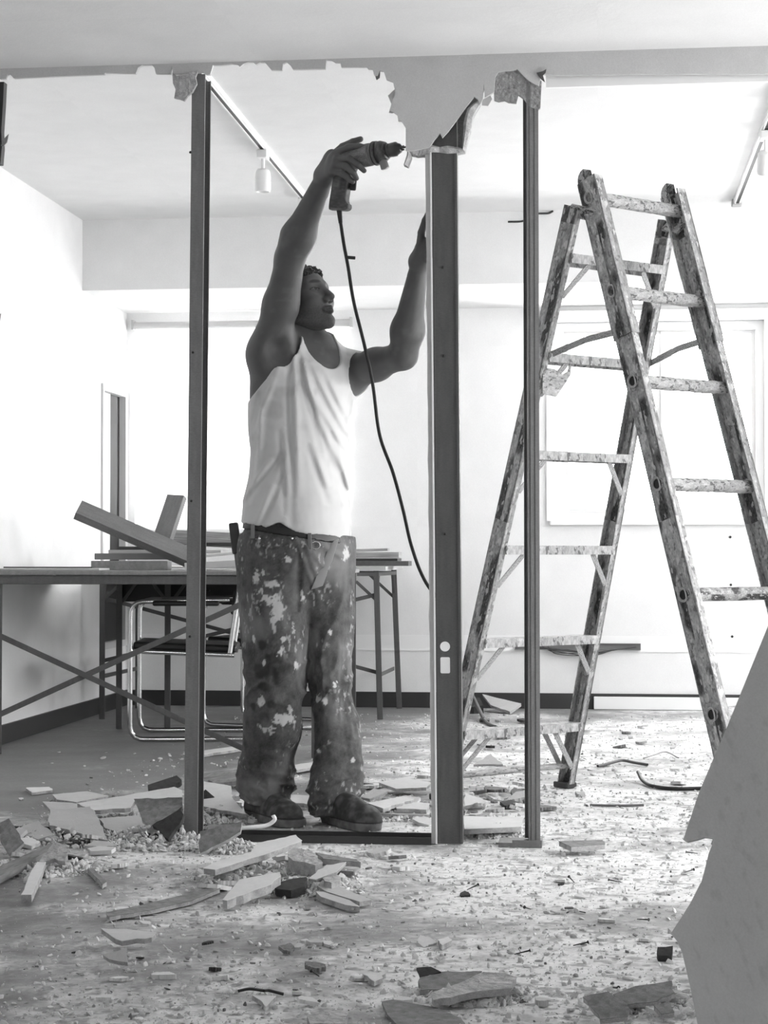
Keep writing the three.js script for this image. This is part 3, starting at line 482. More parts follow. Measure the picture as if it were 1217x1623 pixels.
// raceway with loose wires and a white board on the far wall
{
  const o = thing('cable_raceway', 'dark open cable raceway spilling wires on the far wall', 'raceway');
  mesh('channel', join([box(-0.46, 0.225, 0.325, 0.36, BZ + 0.006, BZ + 0.010), box(-0.46, 0.225, 0.325, 0.328, BZ + 0.01, BZ + 0.03), box(-0.46, 0.225, 0.357, 0.36, BZ + 0.01, BZ + 0.02)]), MAT(0.16, 0.6), o);
  for (let i = 0; i < 5; i++) mesh('wire', tube([V(-0.40 + 0.03 * i, 0.342, BZ + 0.02), V(-0.25 + 0.02 * hash2(i, 1), 0.330 - 0.007 * i, BZ + 0.03), V(-0.08 + 0.05 * hash2(i, 2), 0.312 - 0.010 * i * hash2(i, 3), BZ + 0.035), V(0.08 + 0.04 * hash2(i, 4), 0.325 + 0.008 * hash2(i, 5), BZ + 0.03), V(0.2, 0.342, BZ + 0.02)], 0.0028, 30, 6), MAT(0.06, 0.5), o);
  for (let i = 0; i < 3; i++) mesh('wire', tube([V(-0.05, 0.32, BZ + 0.03), V(-0.085 + 0.012 * i, 0.27, BZ + 0.035), V(-0.075 + 0.012 * i, 0.20, BZ + 0.03), V(-0.04, 0.155 + 0.01 * i, BZ + 0.02)], 0.003, 24, 6), MAT(0.1, 0.5), o);
  const w = thing('white_plank', 'long white plank lying against the far baseboard', 'plank');
  mesh('board', rbox(1.5, 0.068, 0.03, 0.003).translate(0.72, 0.036, BZ + 0.035), M.white, w);
  [[-0.352, 0.925], [0.710, 0.941], [0.712, 0.681], [0.718, 0.40], [-0.353, 0.661]].forEach(([x, y], i) => { const k = new THREE.CylinderGeometry(0.007, 0.007, 0.005, 10); k.rotateX(Math.PI / 2); tag(mesh('wall_plug', k.translate(x, y, BZ + 0.0025), M.dark), ['upper dark screw plug in the far wall between ladder rails', 'topmost dark screw plug in the far wall under the window', 'middle dark screw plug in the column under the window', 'lowest dark screw plug in the column under the window', 'lower dark screw plug in the far wall between ladder rails'][i], 'wall plug', 'screw plugs in the far wall'); });
  tag(mesh('dangling_wire', tube([V(-0.45, 2.520, -9.505), V(-0.38, 2.519, -9.49), V(-0.33, 2.54, -9.495), V(-0.31, 2.555, -9.49), V(-0.25, 2.560, -9.51), V(-0.225, 2.572, -9.515)], 0.005, 30, 6), M.black), 'short black wire drooping from the ceiling edge over the bulkhead', 'wire');
}
// track lighting, unlit
function trackLight(name, x, z0, z1, heads, label, headLabel) {
  const T = thing('ceiling_track', label, 'light track', 'ceiling light tracks');
  mesh('rail', join([box(x - 0.018, x + 0.018, CB - 0.022, CB - 0.0005, z1, z0), box(x - 0.012, x - 0.008, CB - 0.026, CB - 0.022, z1, z0), box(x + 0.008, x + 0.012, CB - 0.026, CB - 0.022, z1, z0)]), M.white, T);
  mesh('slot', box(x - 0.008, x + 0.008, CB - 0.0235, CB - 0.022, z1, z0), M.dark, T);
  mesh('end_piece', rbox(0.05, 0.03, 0.07, 0.006).translate(x, CB - 0.016, z1 + 0.02), MAT(0.4, 0.5), T);
  heads.forEach(([z, tilt], i) => {
    const h = thing('spot_lamp', headLabel[i], 'spotlight', 'unlit spotlights on the tracks');
    mesh('adapter', rbox(0.045, 0.035, 0.07, 0.006).translate(x, CB - 0.043, z), M.white, h);
    mesh('stem', rod(V(x, CB - 0.06, z), V(x, CB - 0.115, z), 0.008), M.white, h);
    const can = new THREE.LatheGeometry([[0.0, 0], [0.024, 0], [0.030, -0.01], [0.033, -0.03], [0.033, -0.045], [0.031, -0.047], [0.033, -0.05], [0.033, -0.085], [0.030, -0.095], [0.026, -0.096], [0.024, -0.08], [0, -0.08]].map(([a, b]) => new THREE.Vector2(a, b)), 22);
    can.rotateX(tilt); const c = mesh('lamp_can', can.translate(x, CB - 0.105, z), M.white, h);
    for (let k = 0; k < 3; k++) { const s = new THREE.SphereGeometry(0.006, 8, 6); s.translate(0.013 * Math.cos(k * 2.1), -0.082, 0.013 * Math.sin(k * 2.1)); s.rotateX(tilt); mesh('lamp_pin', s.translate(x, CB - 0.105, z), M.dark, c); }
  });
}
trackLight('a', -1.405, -6.3, -9.0, [[-7.85, 0.0], [-8.95, 0.0]], 'white ceiling light track running back above the worker', ['white spotlight hanging from the track beside the first stud', 'white spotlight at the far end of the track behind the raised arm']);
trackLight('b', 0.672, -6.2, -9.35, [[-7.72, 0.5], [-7.2, -0.6]], 'white ceiling light track over the stepladder', ['round white spotlight on the track over the stepladder, lower one', 'round white spotlight on the track over the stepladder, upper one']);
// glazed opening in the left wall
{
  const o = new THREE.Group(); o.name = 'window_7'; o.userData = { kind: 'structure', label: 'narrow inner window in the side wall by the far corner, dark behind' }; scene.add(o);
  const y0 = 0.335, y1 = 1.765, z0 = -10.44, z1 = -9.90, x = LX;
  mesh('window_frame', join([box(x - 0.10, x + 0.012, y0, y1, z0, z0 + 0.05), box(x - 0.10, x + 0.012, y0, y1, z1 - 0.03, z1), box(x - 0.10, x + 0.012, y1 - 0.035, y1, z0 + 0.05, z1 - 0.03), box(x - 0.10, x + 0.012, y0, y0 + 0.035, z0 + 0.05, z1 - 0.03)]), MAT(0.6, 0.6), o);
  mesh('dark_gap_panel', box(x - 0.03, x - 0.026, y0 + 0.035, y1 - 0.035, z0 + 0.05, z1 - 0.03), M.black, o);  // black panel paints in the darkness of the open gap
  mesh('reflection_panel', box(x - 0.022, x - 0.010, 0.80, y1 - 0.04, -10.13, z1 - 0.03), M.white, o);  // white board painted as the glossy pane reflecting the bright room
}
// ------------------------------------------------------------ the worker: one distance field per surface, meshed by surface nets
function nets(field, lo, hi, h, colour) {
  const n = [0, 1, 2].map((i) => Math.ceil((hi[i] - lo[i]) / h) + 1), [nx, ny, nz] = n, N = nx * ny * nz, val = new Float32Array(N).fill(1), B = 6;
  for (let k = 0; k < nz; k += B) for (let j = 0; j < ny; j += B) for (let i = 0; i < nx; i += B) {
    const d = field(lo[0] + (i + B / 2) * h, lo[1] + (j + B / 2) * h, lo[2] + (k + B / 2) * h), far = B * h * 1.15 + 0.012, near = Math.abs(d) < far;
    for (let c = k; c < Math.min(nz, k + B); c++) for (let b = j; b < Math.min(ny, j + B); b++) for (let a = i; a < Math.min(nx, i + B); a++)
      val[(c * ny + b) * nx + a] = near ? field(lo[0] + a * h, lo[1] + b * h, lo[2] + c * h) : d;
  }
  const id = new Int32Array(N).fill(-1), P = [], I = [], sx = 1, sy = nx, sz = nx * ny, E = [[0, 1], [2, 3], [4, 5], [6, 7], [0, 2], [1, 3], [4, 6], [5, 7], [0, 4], [1, 5], [2, 6], [3, 7]];
  const off = [0, sx, sy, sx + sy, sz, sx + sz, sy + sz, sx + sy + sz];
  for (let k = 0; k < nz - 1; k++) for (let j = 0; j < ny - 1; j++) for (let i = 0; i < nx - 1; i++) {
    const q = (k * ny + j) * nx + i; let m = 0; for (let c = 0; c < 8; c++) if (val[q + off[c]] < 0) m |= 1 << c;
    if (m === 0 || m === 255) continue;
    let x = 0, y = 0, z = 0, s = 0;
    for (const [a, b] of E) { if (!((m >> a & 1) ^ (m >> b & 1))) continue; const va = val[q + off[a]], t = va / (va - val[q + off[b]]); x += mix(a & 1, b & 1, t); y += mix(a >> 1 & 1, b >> 1 & 1, t); z += mix(a >> 2, b >> 2, t); s++; }
    id[q] = P.length / 3; P.push(lo[0] + (i + x / s) * h, lo[1] + (j + y / s) * h, lo[2] + (k + z / s) * h);
  }
  for (let k = 1; k < nz - 1; k++) for (let j = 1; j < ny - 1; j++) for (let i = 1; i < nx - 1; i++) {
    const q = (k * ny + j) * nx + i, v0 = val[q] < 0;
    for (const [d, e, f] of [[sx, sy, sz], [sy, sz, sx], [sz, sx, sy]]) {
      if (v0 === val[q + d] < 0) continue;
      const a = id[q], b = id[q - e], c = id[q - e - f], g = id[q - f]; if (a < 0 || b < 0 || c < 0 || g < 0) continue;
      if (v0) I.push(a, b, c, a, c, g); else I.push(a, c, b, a, g, c);
    }
  }
  const g = new THREE.BufferGeometry(); g.setAttribute('position', new THREE.Float32BufferAttribute(P, 3)); g.setIndex(I); g.computeVertexNormals();
  if (colour) { const C = new Float32Array(P.length); for (let i = 0; i < P.length; i += 3) { const v = colour(P[i], P[i + 1], P[i + 2]); C[i] = C[i + 1] = C[i + 2] = v; } g.setAttribute('color', new THREE.BufferAttribute(C, 3)); }
  return g;
}
const smin = (a, b, k) => { const h = Math.max(k - Math.abs(a - b), 0) / k; return Math.min(a, b) - h * h * k * 0.25; };
const smax = (a, b, k) => -smin(-a, -b, k);
function cone(x, y, z, a, b, ra, rb) {                    // tapered capsule
  const bx = b[0] - a[0], by = b[1] - a[1], bz = b[2] - a[2], px = x - a[0], py = y - a[1], pz = z - a[2];
  const t = clamp((px * bx + py * by + pz * bz) / (bx * bx + by * by + bz * bz));
  return Math.hypot(px - bx * t, py - by * t, pz - bz * t) - mix(ra, rb, t);
}
function chain(x, y, z, p, r, k = 0.006) { let d = 9; for (let i = 0; i < p.length - 1; i++) d = smin(d, cone(x, y, z, p[i], p[i + 1], r[i], r[i + 1]), k); return d; }
const ball = (x, y, z, c, r) => Math.hypot(x - c[0], y - c[1], z - c[2]) - r;
function ell(x, y, z, c, r) { const a = (x - c[0]) / r[0], b = (y - c[1]) / r[1], e = (z - c[2]) / r[2], k = Math.hypot(a, b, e); return (k - 1) * Math.min(r[0], r[1], r[2]) * (0.6 + 0.4 * Math.min(1, k)); }
function row(tab, y) { if (y >= tab[0][0]) return tab[0]; for (let i = 1; i < tab.length; i++) if (y >= tab[i][0]) { let t = (y - tab[i][0]) / (tab[i - 1][0] - tab[i][0]); t = t * t * (3 - 2 * t) * 0.5 + t * 0.5; return tab[i].map((v, k) => mix(v, tab[i - 1][k], t)); } return tab[tab.length - 1]; }
const FT = [0.766, 0.643], RT = [-0.643, 0.766];           // where the chest points, and the side of the raised arm, in x, z
function column(tab, x, y, z, grow = 0) {                  // rows: height, centre x, centre z, half width, half depth
  const [, cx, cz, a, b] = row(tab, y), dx = x - cx, dz = z - cz, u = dx * RT[0] + dz * RT[1], w = dx * FT[0] + dz * FT[1];
  const k = Math.hypot(u / (a + grow), w / (b + grow)), d = (k - 1) * Math.min(a, b) * 1.05;
  return Math.max(d, y - tab[0][0] - grow, tab[tab.length - 1][0] - grow - y);
}
const TORSO = [[1.535, -0.905, -5.985, 0.05, 0.05], [1.49, -0.908, -5.98, 0.095, 0.07], [1.44, -0.918, -5.975, 0.15, 0.10], [1.36, -0.930, -5.97, 0.172, 0.122], [1.26, -0.942, -5.97, 0.168, 0.125], [1.12, -0.952, -5.97, 0.155, 0.120], [1.0, -0.957, -5.97, 0.162, 0.125], [0.86, -0.958, -5.97, 0.17, 0.13]];
const Rsh = [-1.025, 1.484, -5.87], Rel = [-0.952, 1.768, -5.80], Rwr = [-0.829, 1.991, -5.69], Lsh = [-0.800, 1.428, -6.06], Lel = [-0.606, 1.466, -5.87], Lwr = [-0.543, 1.717, -5.72];
const lerp3 = (a, b, t) => [mix(a[0], b[0], t), mix(a[1], b[1], t), mix(a[2], b[2], t)];
function skinField(x, y, z) {
  let d = column(TORSO, x, y, z);
  d = smin(d, cone(x, y, z, [-0.925, 1.44, -5.985], [-0.938, 1.60, -5.965], 0.062, 0.053), 0.03);                 // neck
  d = smin(d, cone(x, y, z, [-0.93, 1.50, -5.99], Rsh, 0.055, 0.062), 0.05);                                      // raised shoulder
  d = smin(d, cone(x, y, z, [-0.90, 1.50, -6.0], Lsh, 0.05, 0.058), 0.05);
  d = smin(d, cone(x, y, z, [-1.035, 1.45, -5.88], [-1.01, 1.22, -5.92], 0.058, 0.075), 0.05);                    // back muscle under the arm
  let r = chain(x, y, z, [Rsh, lerp3(Rsh, Rel, 0.5), Rel, [-0.923, 1.826, -5.775], Rwr], [0.064, 0.051, 0.043, 0.0505, 0.0275], 0.03);
  r = smin(r, cone(x, y, z, [-0.975, 1.62, -5.83], [-0.955, 1.70, -5.81], 0.034, 0.03), 0.03);                    // biceps bulk
  r = Math.max(r, y - 1.99);
  let l = chain(x, y, z, [Lsh, lerp3(Lsh, Lel, 0.5), Lel, [-0.588, 1.536, -5.828], Lwr], [0.056, 0.049, 0.041, 0.049, 0.0275], 0.03);
  l = Math.max(l, y - 1.712);
  d = smin(d, r, 0.045); d = smin(d, l, 0.04);
  d = smax(d, -ball(x, y, z, [-0.985, 1.475, -5.80], 0.040), 0.03);                                               // hollow of the armpit
  return d + 0.0012 * (fbm3(x * 60, y * 60, z * 60, 2) - 0.5);
}
// head, in its own axes: forward, up, towards the camera-side ear
const ha = 0.50, hb = 0.36, HC = [-0.937, 1.641, -5.955];
const HF = [Math.cos(hb) * Math.cos(ha), Math.sin(hb), Math.cos(hb) * Math.sin(ha)], HU = [-Math.sin(hb) * Math.cos(ha), Math.cos(hb), -Math.sin(hb) * Math.sin(ha)], HR = [-Math.sin(ha), 0, Math.cos(ha)];
const toHead = (x, y, z) => { const a = x - HC[0], b = y - HC[1], c = z - HC[2]; return [a * HF[0] + b * HF[1] + c * HF[2], a * HU[0] + b * HU[1] + c * HU[2], a * HR[0] + b * HR[1] + c * HR[2]]; };
const cran = (f, u, s) => smin(ell(f, u, s, [-0.014, 0.026, 0], [0.096, 0.084, 0.075]), ell(f, u, s, [0.02, 0.02, 0], [0.072, 0.082, 0.068]), 0.03);
function headField(x, y, z) {
  const [f, u, s] = toHead(x, y, z), t = Math.abs(s);
  let d = cran(f, u, s);
  d = smin(d, ell(f, u, s, [0.038, -0.043, 0], [0.052, 0.060, 0.050]), 0.025);                // face
  d = smin(d, cone(f, u, t, [0.0, -0.055, 0.050], [0.068, -0.094, 0.012], 0.014, 0.015), 0.025);   // jaw
  d = smin(d, ball(f, u, s, [0.076, -0.094, 0], 0.018), 0.018);                                // chin
  d = smin(d, cone(f, u, t, [0.083, 0.030, 0.012], [0.068, 0.032, 0.048], 0.011, 0.011), 0.014);  // brow
  d = smin(d, ell(f, u, t, [0.058, -0.022, 0.042], [0.026, 0.02, 0.02]), 0.022);              // cheek
  d = smax(d, -ball(f, u, t, [0.101, 0.010, 0.034], 0.018), 0.012);                           // eye socket
  d = smin(d, ball(f, u, t, [0.0715, 0.009, 0.033], 0.0135), 0.004);
  d = smin(d, cone(f, u, s, [0.089, 0.022, 0], [0.111, -0.024, 0], 0.0075, 0.0125), 0.012);     // nose
  d = smin(d, ball(f, u, t, [0.100, -0.030, 0.012], 0.009), 0.008);
  d = smax(d, -ball(f, u, t, [0.108, -0.039, 0.007], 0.004), 0.003);
  d = smin(d, cone(f, u, t, [0.098, -0.055, 0], [0.087, -0.058, 0.022], 0.0075, 0.004), 0.006); // lips
  d = smin(d, cone(f, u, t, [0.097, -0.068, 0], [0.087, -0.064, 0.020], 0.0075, 0.004), 0.005);
  let e = ell(f, u, t, [-0.012, -0.008, 0.079], [0.020, 0.032, 0.010]); e = smax(e, -ell(f, u, t, [-0.006, -0.004, 0.089], [0.010, 0.018, 0.008]), 0.004);
  d = smin(d, e, 0.006);
  return smin(d, cone(x, y, z, [-0.928, 1.48, -5.982], [-0.942, 1.60, -5.965], 0.056, 0.050), 0.02);
}
function skinTone(x, y, z) {
  let v = 0.090 * (0.88 + 0.24 * fbm3(x * 40, y * 40, z * 40, 3)); const k = fbm3(x * 24, y * 30, z * 24, 3);
  return mix(v, 0.16, 0.25 * sstep(0.66, 0.74, k));                                           // plaster dust stuck to the arms
}
function faceTone(x, y, z) {
  const [f, u, s] = toHead(x, y, z), t = Math.abs(s); let v = 0.095 * (0.9 + 0.2 * fbm3(x * 90, y * 90, z * 90, 2));
  if (f > 0.045 && u > -0.12) {
    const brow = Math.hypot((t - 0.031) / 0.021, (u - 0.036 + (t - 0.03) ** 2 * 6) / 0.0065); v = mix(v, 0.022, 0.85 * (1 - sstep(0.6, 1.2, brow)));
    const q = (t - 0.033) / 0.015, lid = 0.012 + 0.0052 * (1 - q * q), low = 0.010 - 0.003 * (1 - q * q); if (Math.abs(q) < 1.15) { if (u < lid && u > low && Math.abs(q) < 1) v = Math.hypot(t - 0.031, u - 0.0125) < 0.0058 ? 0.012 : 0.13; v = mix(v, 0.012, 1 - sstep(0.0008, 0.0026, Math.abs(u - lid - 0.0006))); v = mix(v, 0.04, 0.5 * (1 - sstep(0.0006, 0.002, Math.abs(u - low)))); v = mix(v, 0.05, 0.6 * (1 - sstep(0.0006, 0.002, Math.abs(u - lid - 0.0065)))); }
    const mouth = Math.hypot(t / 0.024, (u + 0.062) / 0.0016); v = mix(v, 0.035, 0.8 * (1 - sstep(0.7, 1.3, mouth))); const lip = Math.hypot(t / 0.024, (u + 0.061) / 0.011); v = mix(v, v * 0.93, 1 - sstep(0.8, 1.1, lip));
  }
  if (f > -0.03 && u < -0.03) v *= 1 - 0.28 * sstep(0.35, 0.65, vnoise3(x * 700, y * 700, z * 700)) * sstep(-0.03, -0.05, u);   // stubble
  return v;
}
function hairField(x, y, z) {
  const [f, u, s] = toHead(x, y, z), T = mix(-0.062, 0.074 - 0.2 * Math.abs(s), sstep(-0.055, 0.03, f));
  const n = fbm3(f * 110, u * 60, s * 110, 3) - 0.5, lift = 0.008 + 0.024 * n;
  return Math.max(cran(f, u, s) - lift, T - u + 0.02 * n);
}
// hands
const FING = [
  [[-0.783, 2.05, -5.613], [-0.742, 2.061, -5.588], [-0.707, 2.062, -5.583], [-0.680, 2.057, -5.583]],
  [[-0.778, 2.03, -5.603], [-0.737, 2.025, -5.581], [-0.71, 2.004, -5.576], [-0.694, 1.989, -5.586]],
  [[-0.782, 2.011, -5.603], [-0.748, 2.002, -5.581], [-0.725, 1.982, -5.578], [-0.717, 1.967, -5.588]],
  [[-0.791, 1.996, -5.613], [-0.763, 1.985, -5.592], [-0.742, 1.969, -5.588], [-0.730, 1.959, -5.597]],
  [[-0.809, 2.043, -5.66], [-0.771, 2.082, -5.676], [-0.739, 2.096, -5.674], [-0.715, 2.102, -5.667]]];
function handField(x, y, z) {
  let d = cone(x, y, z, [-0.851, 1.951, -5.71], Rwr, 0.0335, 0.0275);
  FING.forEach((p, i) => { const b = i < 4 ? 0.0125 : 0.016; d = smin(d, cone(x, y, z, [-0.826, 1.997, -5.685], p[0], 0.025, b), 0.016); });
  d = smin(d, cone(x, y, z, [-0.79, 2.035, -5.625], [-0.797, 2.0, -5.628], 0.015, 0.014), 0.014);
  d = smin(d, cone(x, y, z, [-0.826, 2.0, -5.69], [-0.80, 2.055, -5.655], 0.024, 0.016), 0.02);
  FING.forEach((p, i) => { d = smin(d, chain(x, y, z, p, i < 4 ? [0.0112, 0.0105, 0.0092, 0.0078] : [0.0135, 0.0115, 0.0105, 0.009], 0.003), 0.004); });
  return d;
}
const LF = [[[-0.512, 1.785, -5.668], [-0.490, 1.805, -5.632], [-0.462, 1.815, -5.62], [-0.440, 1.818, -5.622]], [[-0.511, 1.768, -5.662], [-0.486, 1.784, -5.626], [-0.456, 1.792, -5.612], [-0.432, 1.793, -5.614]], [[-0.513, 1.750, -5.662], [-0.489, 1.762, -5.628], [-0.461, 1.768, -5.616], [-0.438, 1.768, -5.618]], [[-0.518, 1.735, -5.668], [-0.497, 1.742, -5.636], [-0.474, 1.746, -5.624], [-0.456, 1.745, -5.626]], [[-0.535, 1.77, -5.68], [-0.528, 1.812, -5.652], [-0.515, 1.845, -5.635], [-0.505, 1.866, -5.632]]];
function handFieldL(x, y, z) {
  let d = cone(x, y, z, [-0.55, 1.69, -5.736], Lwr, 0.031, 0.0275);
  LF.forEach((p, i) => { d = smin(d, cone(x, y, z, [-0.540, 1.735, -5.71], p[0], 0.025, i < 4 ? 0.013 : 0.016), 0.016); });
  LF.forEach((p, i) => { d = smin(d, chain(x, y, z, p, i < 4 ? [0.0112, 0.0105, 0.0092, 0.0078] : [0.0135, 0.0115, 0.0105, 0.009], 0.003), 0.004); });
  return d;
}
// vest
const VEST = [[1.535, -0.905, -5.985, 0.06, 0.06], [1.49, -0.908, -5.98, 0.10, 0.078], [1.44, -0.918, -5.975, 0.152, 0.106], [1.36, -0.930, -5.97, 0.176, 0.128], [1.26, -0.942, -5.97, 0.174, 0.134], [1.12, -0.954, -5.97, 0.168, 0.136], [1.0, -0.958, -5.97, 0.186, 0.150], [0.93, -0.960, -5.97, 0.192, 0.154], [0.85, -0.960, -5.97, 0.192, 0.156]];
const FOLDS = [[-0.94, 1.497, -0.927, 0.959], [-0.924, 1.489, -0.88, 1.315], [-0.88, 1.414, -0.776, 1.195], [-0.84, 1.393, -0.79, 1.274], [-1.0, 1.395, -1.08, 1.197], [-0.89, 1.354, -0.8, 1.077], [-0.87, 1.315, -0.784, 1.156], [-1.04, 1.316, -1.069, 1.039], [-1.095, 1.039, -0.999, 1.157], [-0.879, 1.157, -0.839, 1.038], [-0.82, 1.196, -0.776, 0.998], [-0.969, 1.197, -0.955, 0.999], [-1.059, 0.94, -0.999, 1.078], [-0.91, 1.414, -0.855, 1.196]];
function vestField(x, y, z) {
  let d = column(VEST, x, y, z);
  d = smin(d, cone(x, y, z, [-0.93, 1.50, -5.99], Rsh, 0.062, 0.066), 0.04); d = smin(d, cone(x, y, z, [-0.90, 1.50, -6.0], Lsh, 0.057, 0.062), 0.04);
  const sk = skinField(x, y, z); d = Math.min(d, sk - 0.006);
  if (z > -6.02 && d < 0.05) for (let i = 0; i < FOLDS.length; i++) {
    const [ax, ay, bx, by] = FOLDS[i], ex = bx - ax, ey = by - ay, px = x - ax, py = y - ay, L2 = ex * ex + ey * ey, t = clamp((px * ex + py * ey) / L2), q = Math.hypot(px - ex * t, py - ey * t), w = i ? 0.010 : 0.013;
    const s = (px * ey - py * ex) / Math.sqrt(L2) / w; if (q < 4 * w) d -= (i ? 0.0085 : 0.012) * Math.sin(Math.PI * clamp(t * 1.1 + 0.02)) ** 0.5 * Math.exp(-s * s) - 0.006 * Math.exp(-((s - 1.8) ** 2)) * Math.exp(-((q / w) ** 2) * 0.1);
  }
  d += 0.006 * (fbm3(x * 14, y * 4, z * 14, 3) - 0.5); d = Math.min(d, sk - 0.0035);
  d = smax(d, -ball(x, y, z, [-1.302, 1.612, -5.85], 0.352), 0.004);                           // big armhole of the raised arm
  d = smax(d, -cone(x, y, z, [-0.850, 1.488, -5.915], [-0.935, 1.56, -5.98], 0.060, 0.075), 0.004); d = smax(d, -cone(x, y, z, Rsh, Rel, 0.088, 0.08), 0.004);   // neck opening
  d = smax(d, -cone(x, y, z, [-0.762, 1.415, -6.02], [-0.66, 1.47, -5.95], 0.064, 0.085), 0.004);     // other armhole
  const hem = 0.945 - 0.16 * (x + 1.136) + 0.022 * Math.exp(-(((x + 0.985) / 0.028) ** 2)) + 0.006 * (vnoise(x * 40, z * 40) - 0.5);
  return smax(d, hem - y, 0.004);
}
// trousers
const HIPS = [[0.985, -0.957, -5.97, 0.170, 0.132], [0.93, -0.957, -5.97, 0.180, 0.140], [0.87, -0.956, -5.97, 0.196, 0.150], [0.80, -0.950, -5.968, 0.190, 0.135], [0.74, -0.948, -5.965, 0.14, 0.085], [0.70, -0.948, -5.965, 0.08, 0.05]];
const LEGR = [[0.90, -1.035, -5.94, 0.098], [0.781, -1.03, -5.935, 0.110], [0.701, -1.026, -5.932, 0.113], [0.601, -1.02, -5.93, 0.107], [0.501, -1.016, -5.928, 0.103], [0.401, -1.022, -5.928, 0.094], [0.301, -1.024, -5.94, 0.097], [0.201, -1.038, -5.955, 0.087], [0.121, -1.050, -5.965, 0.092], [0.03, -1.054, -5.968, 0.088]];
const LEGL = [[0.90, -0.868, -5.995, 0.088], [0.781, -0.868, -5.995, 0.090], [0.70, -0.868, -5.99, 0.088], [0.60, -0.862, -5.985, 0.083], [0.50, -0.856, -5.978, 0.073], [0.40, -0.848, -5.968, 0.066], [0.30, -0.829, -5.955, 0.073], [0.20, -0.821, -5.935, 0.077], [0.12, -0.826, -5.918, 0.086], [0.02, -0.832, -5.908, 0.082]];
function leg(tab, x, y, z, k) {
  const [, cx, cz, r] = row(tab, y), a = Math.atan2(z - cz, x - cx), low = sstep(0.32, 0.12, y), knee = Math.exp(-(((y - 0.42) / 0.12) ** 2));
  let w = 0.016 * (fbm(a * 1.6 + k, y * 6, 3) - 0.5) + low * 0.042 * (Math.abs(fbm(a * 0.9 + k, y * 20 + 0.6 * Math.sin(a + k), 3) - 0.5) - 0.12) + knee * 0.036 * (Math.abs(fbm(a * 1.2 + k * 2, y * 14 + a * 0.8, 3) - 0.5) - 0.1);
  w += 0.006 * Math.sin(a * 3 + y * 5 + k) * sstep(0.75, 0.3, y);
  const rdg = (t) => (1 - Math.abs(Math.sin(t))) ** 2, wob = fbm(a * 0.8 + k, y * 4, 2) * 3;
  w -= 0.012 * (rdg(y * 48 + 2.2 * wob + 1.3 * Math.sin(a + k)) - 0.3) * sstep(0.24, 0.12, y) * sstep(0.3, 0.6, fbm(a * 0.9 + k * 3, y * 9, 2)) + 0.013 * (rdg(y * 26 + 0.8 * a + wob) - 0.3) * knee * sstep(-1.2, 0.4, Math.cos(a - 0.6)) + 0.008 * (rdg(a * 2.2 + y * 3 + wob) - 0.3) * sstep(0.28, 0.45, y) * sstep(0.8, 0.6, y);
  return (Math.hypot(x - cx, z - cz) - r + w) * 0.9;
}
function trouserField(x, y, z) {
  let d = column(HIPS, x, y, z); const kk = mix(0.004, 0.035, sstep(0.58, 0.74, y)); d = smin(d, Math.max(leg(LEGR, x, y, z, 1.3), y - 0.9), 0.035); d = smin(d, Math.max(leg(LEGL, x, y, z, 4.1), y - 0.9), kk);
  if (y > 0.66 && z > -5.95) { d -= 0.006 * Math.exp(-(((x + 0.905 + (y - 0.80) * 0.3) / 0.008) ** 2)) * sstep(0.68, 0.75, y); d += 0.010 * Math.exp(-(((x + 0.925 + (0.84 - y) * 0.10) / 0.010) ** 2)) * sstep(0.90, 0.80, y); for (const [ax, ay, bx, by] of [[-0.91, 0.88, -0.85, 0.80], [-0.90, 0.86, -0.87, 0.76], [-0.885, 0.89, -0.81, 0.84]]) { const t = clamp(((x - ax) * (bx - ax) + (y - ay) * (by - ay)) / ((bx - ax) ** 2 + (by - ay) ** 2)), q = Math.hypot(x - mix(ax, bx, t), y - mix(ay, by, t)); d -= 0.006 * Math.exp(-((q / 0.009) ** 2)); } }
  if (z > -5.97) { const arc = Math.hypot((x + 0.997) / 0.072, (y - 0.906) / 0.040); if (y < 0.908 && Math.abs(arc - 1) < 0.4) d -= 0.0035 * Math.exp(-(((arc - 1) / 0.06) ** 2)); }
  const right = x < -0.935, hem = right ? 0.055 + 0.10 * (-1.0 - x) * 1 + 0.12 * (-5.97 - z) : 0.042 + 0.15 * (-5.92 - z);
  return smax(smax(d, hem - y, 0.004), y - 0.958 + 0.16 * (x + 1.136), 0.004);
}
const WHITE = [[-0.991, 0.678, 0.0177, 0.0335], [-1.023, 0.702, 0.0217, 0.0118], [-1.007, 0.628, 0.0098, 0.0256], [-1.052, 0.728, 0.0118, 0.0098], [-1.06, 0.775, 0.0118, 0.0177], [-1.038, 0.791, 0.0079, 0.0118], [-0.983, 0.543, 0.0098, 0.0177], [-0.939, 0.5, 0.0059, 0.0138], [-0.977, 0.579, 0.0079, 0.0098], [-1.051, 0.388, 0.0118, 0.0177], [-0.962, 0.361, 0.0079, 0.0098], [-1.035, 0.294, 0.0236, 0.0138], [-0.983, 0.329, 0.0276, 0.0138], [-0.876, 0.389, 0.0158, 0.0138], [-0.854, 0.385, 0.0098, 0.0118], [-0.824, 0.433, 0.0059, 0.0098], [-0.947, 0.603, 0.0059, 0.0118], [-0.959, 0.825, 0.0098, 0.0118], [-0.927, 0.712, 0.0059, 0.0158], [-1.007, 0.752, 0.0197, 0.0098], [-1.072, 0.582, 0.0059, 0.0118], [-0.84, 0.597, 0.0059, 0.0079], [-0.874, 0.227, 0.0098, 0.0059], [-0.766, 0.199, 0.0079, 0.0079], [-1.039, 0.503, 0.0059, 0.0118], [-0.796, 0.841, 0.0098, 0.0197]];
const STAIN = [[-1.027, 0.479, 0.0433, 0.0315], [-1.039, 0.433, 0.0276, 0.0197], [-1.007, 0.523, 0.0315, 0.0197], [-1.047, 0.562, 0.0158, 0.0197], [-1.017, 0.374, 0.0158, 0.0158], [-1.077, 0.368, 0.0118, 0.0118]];
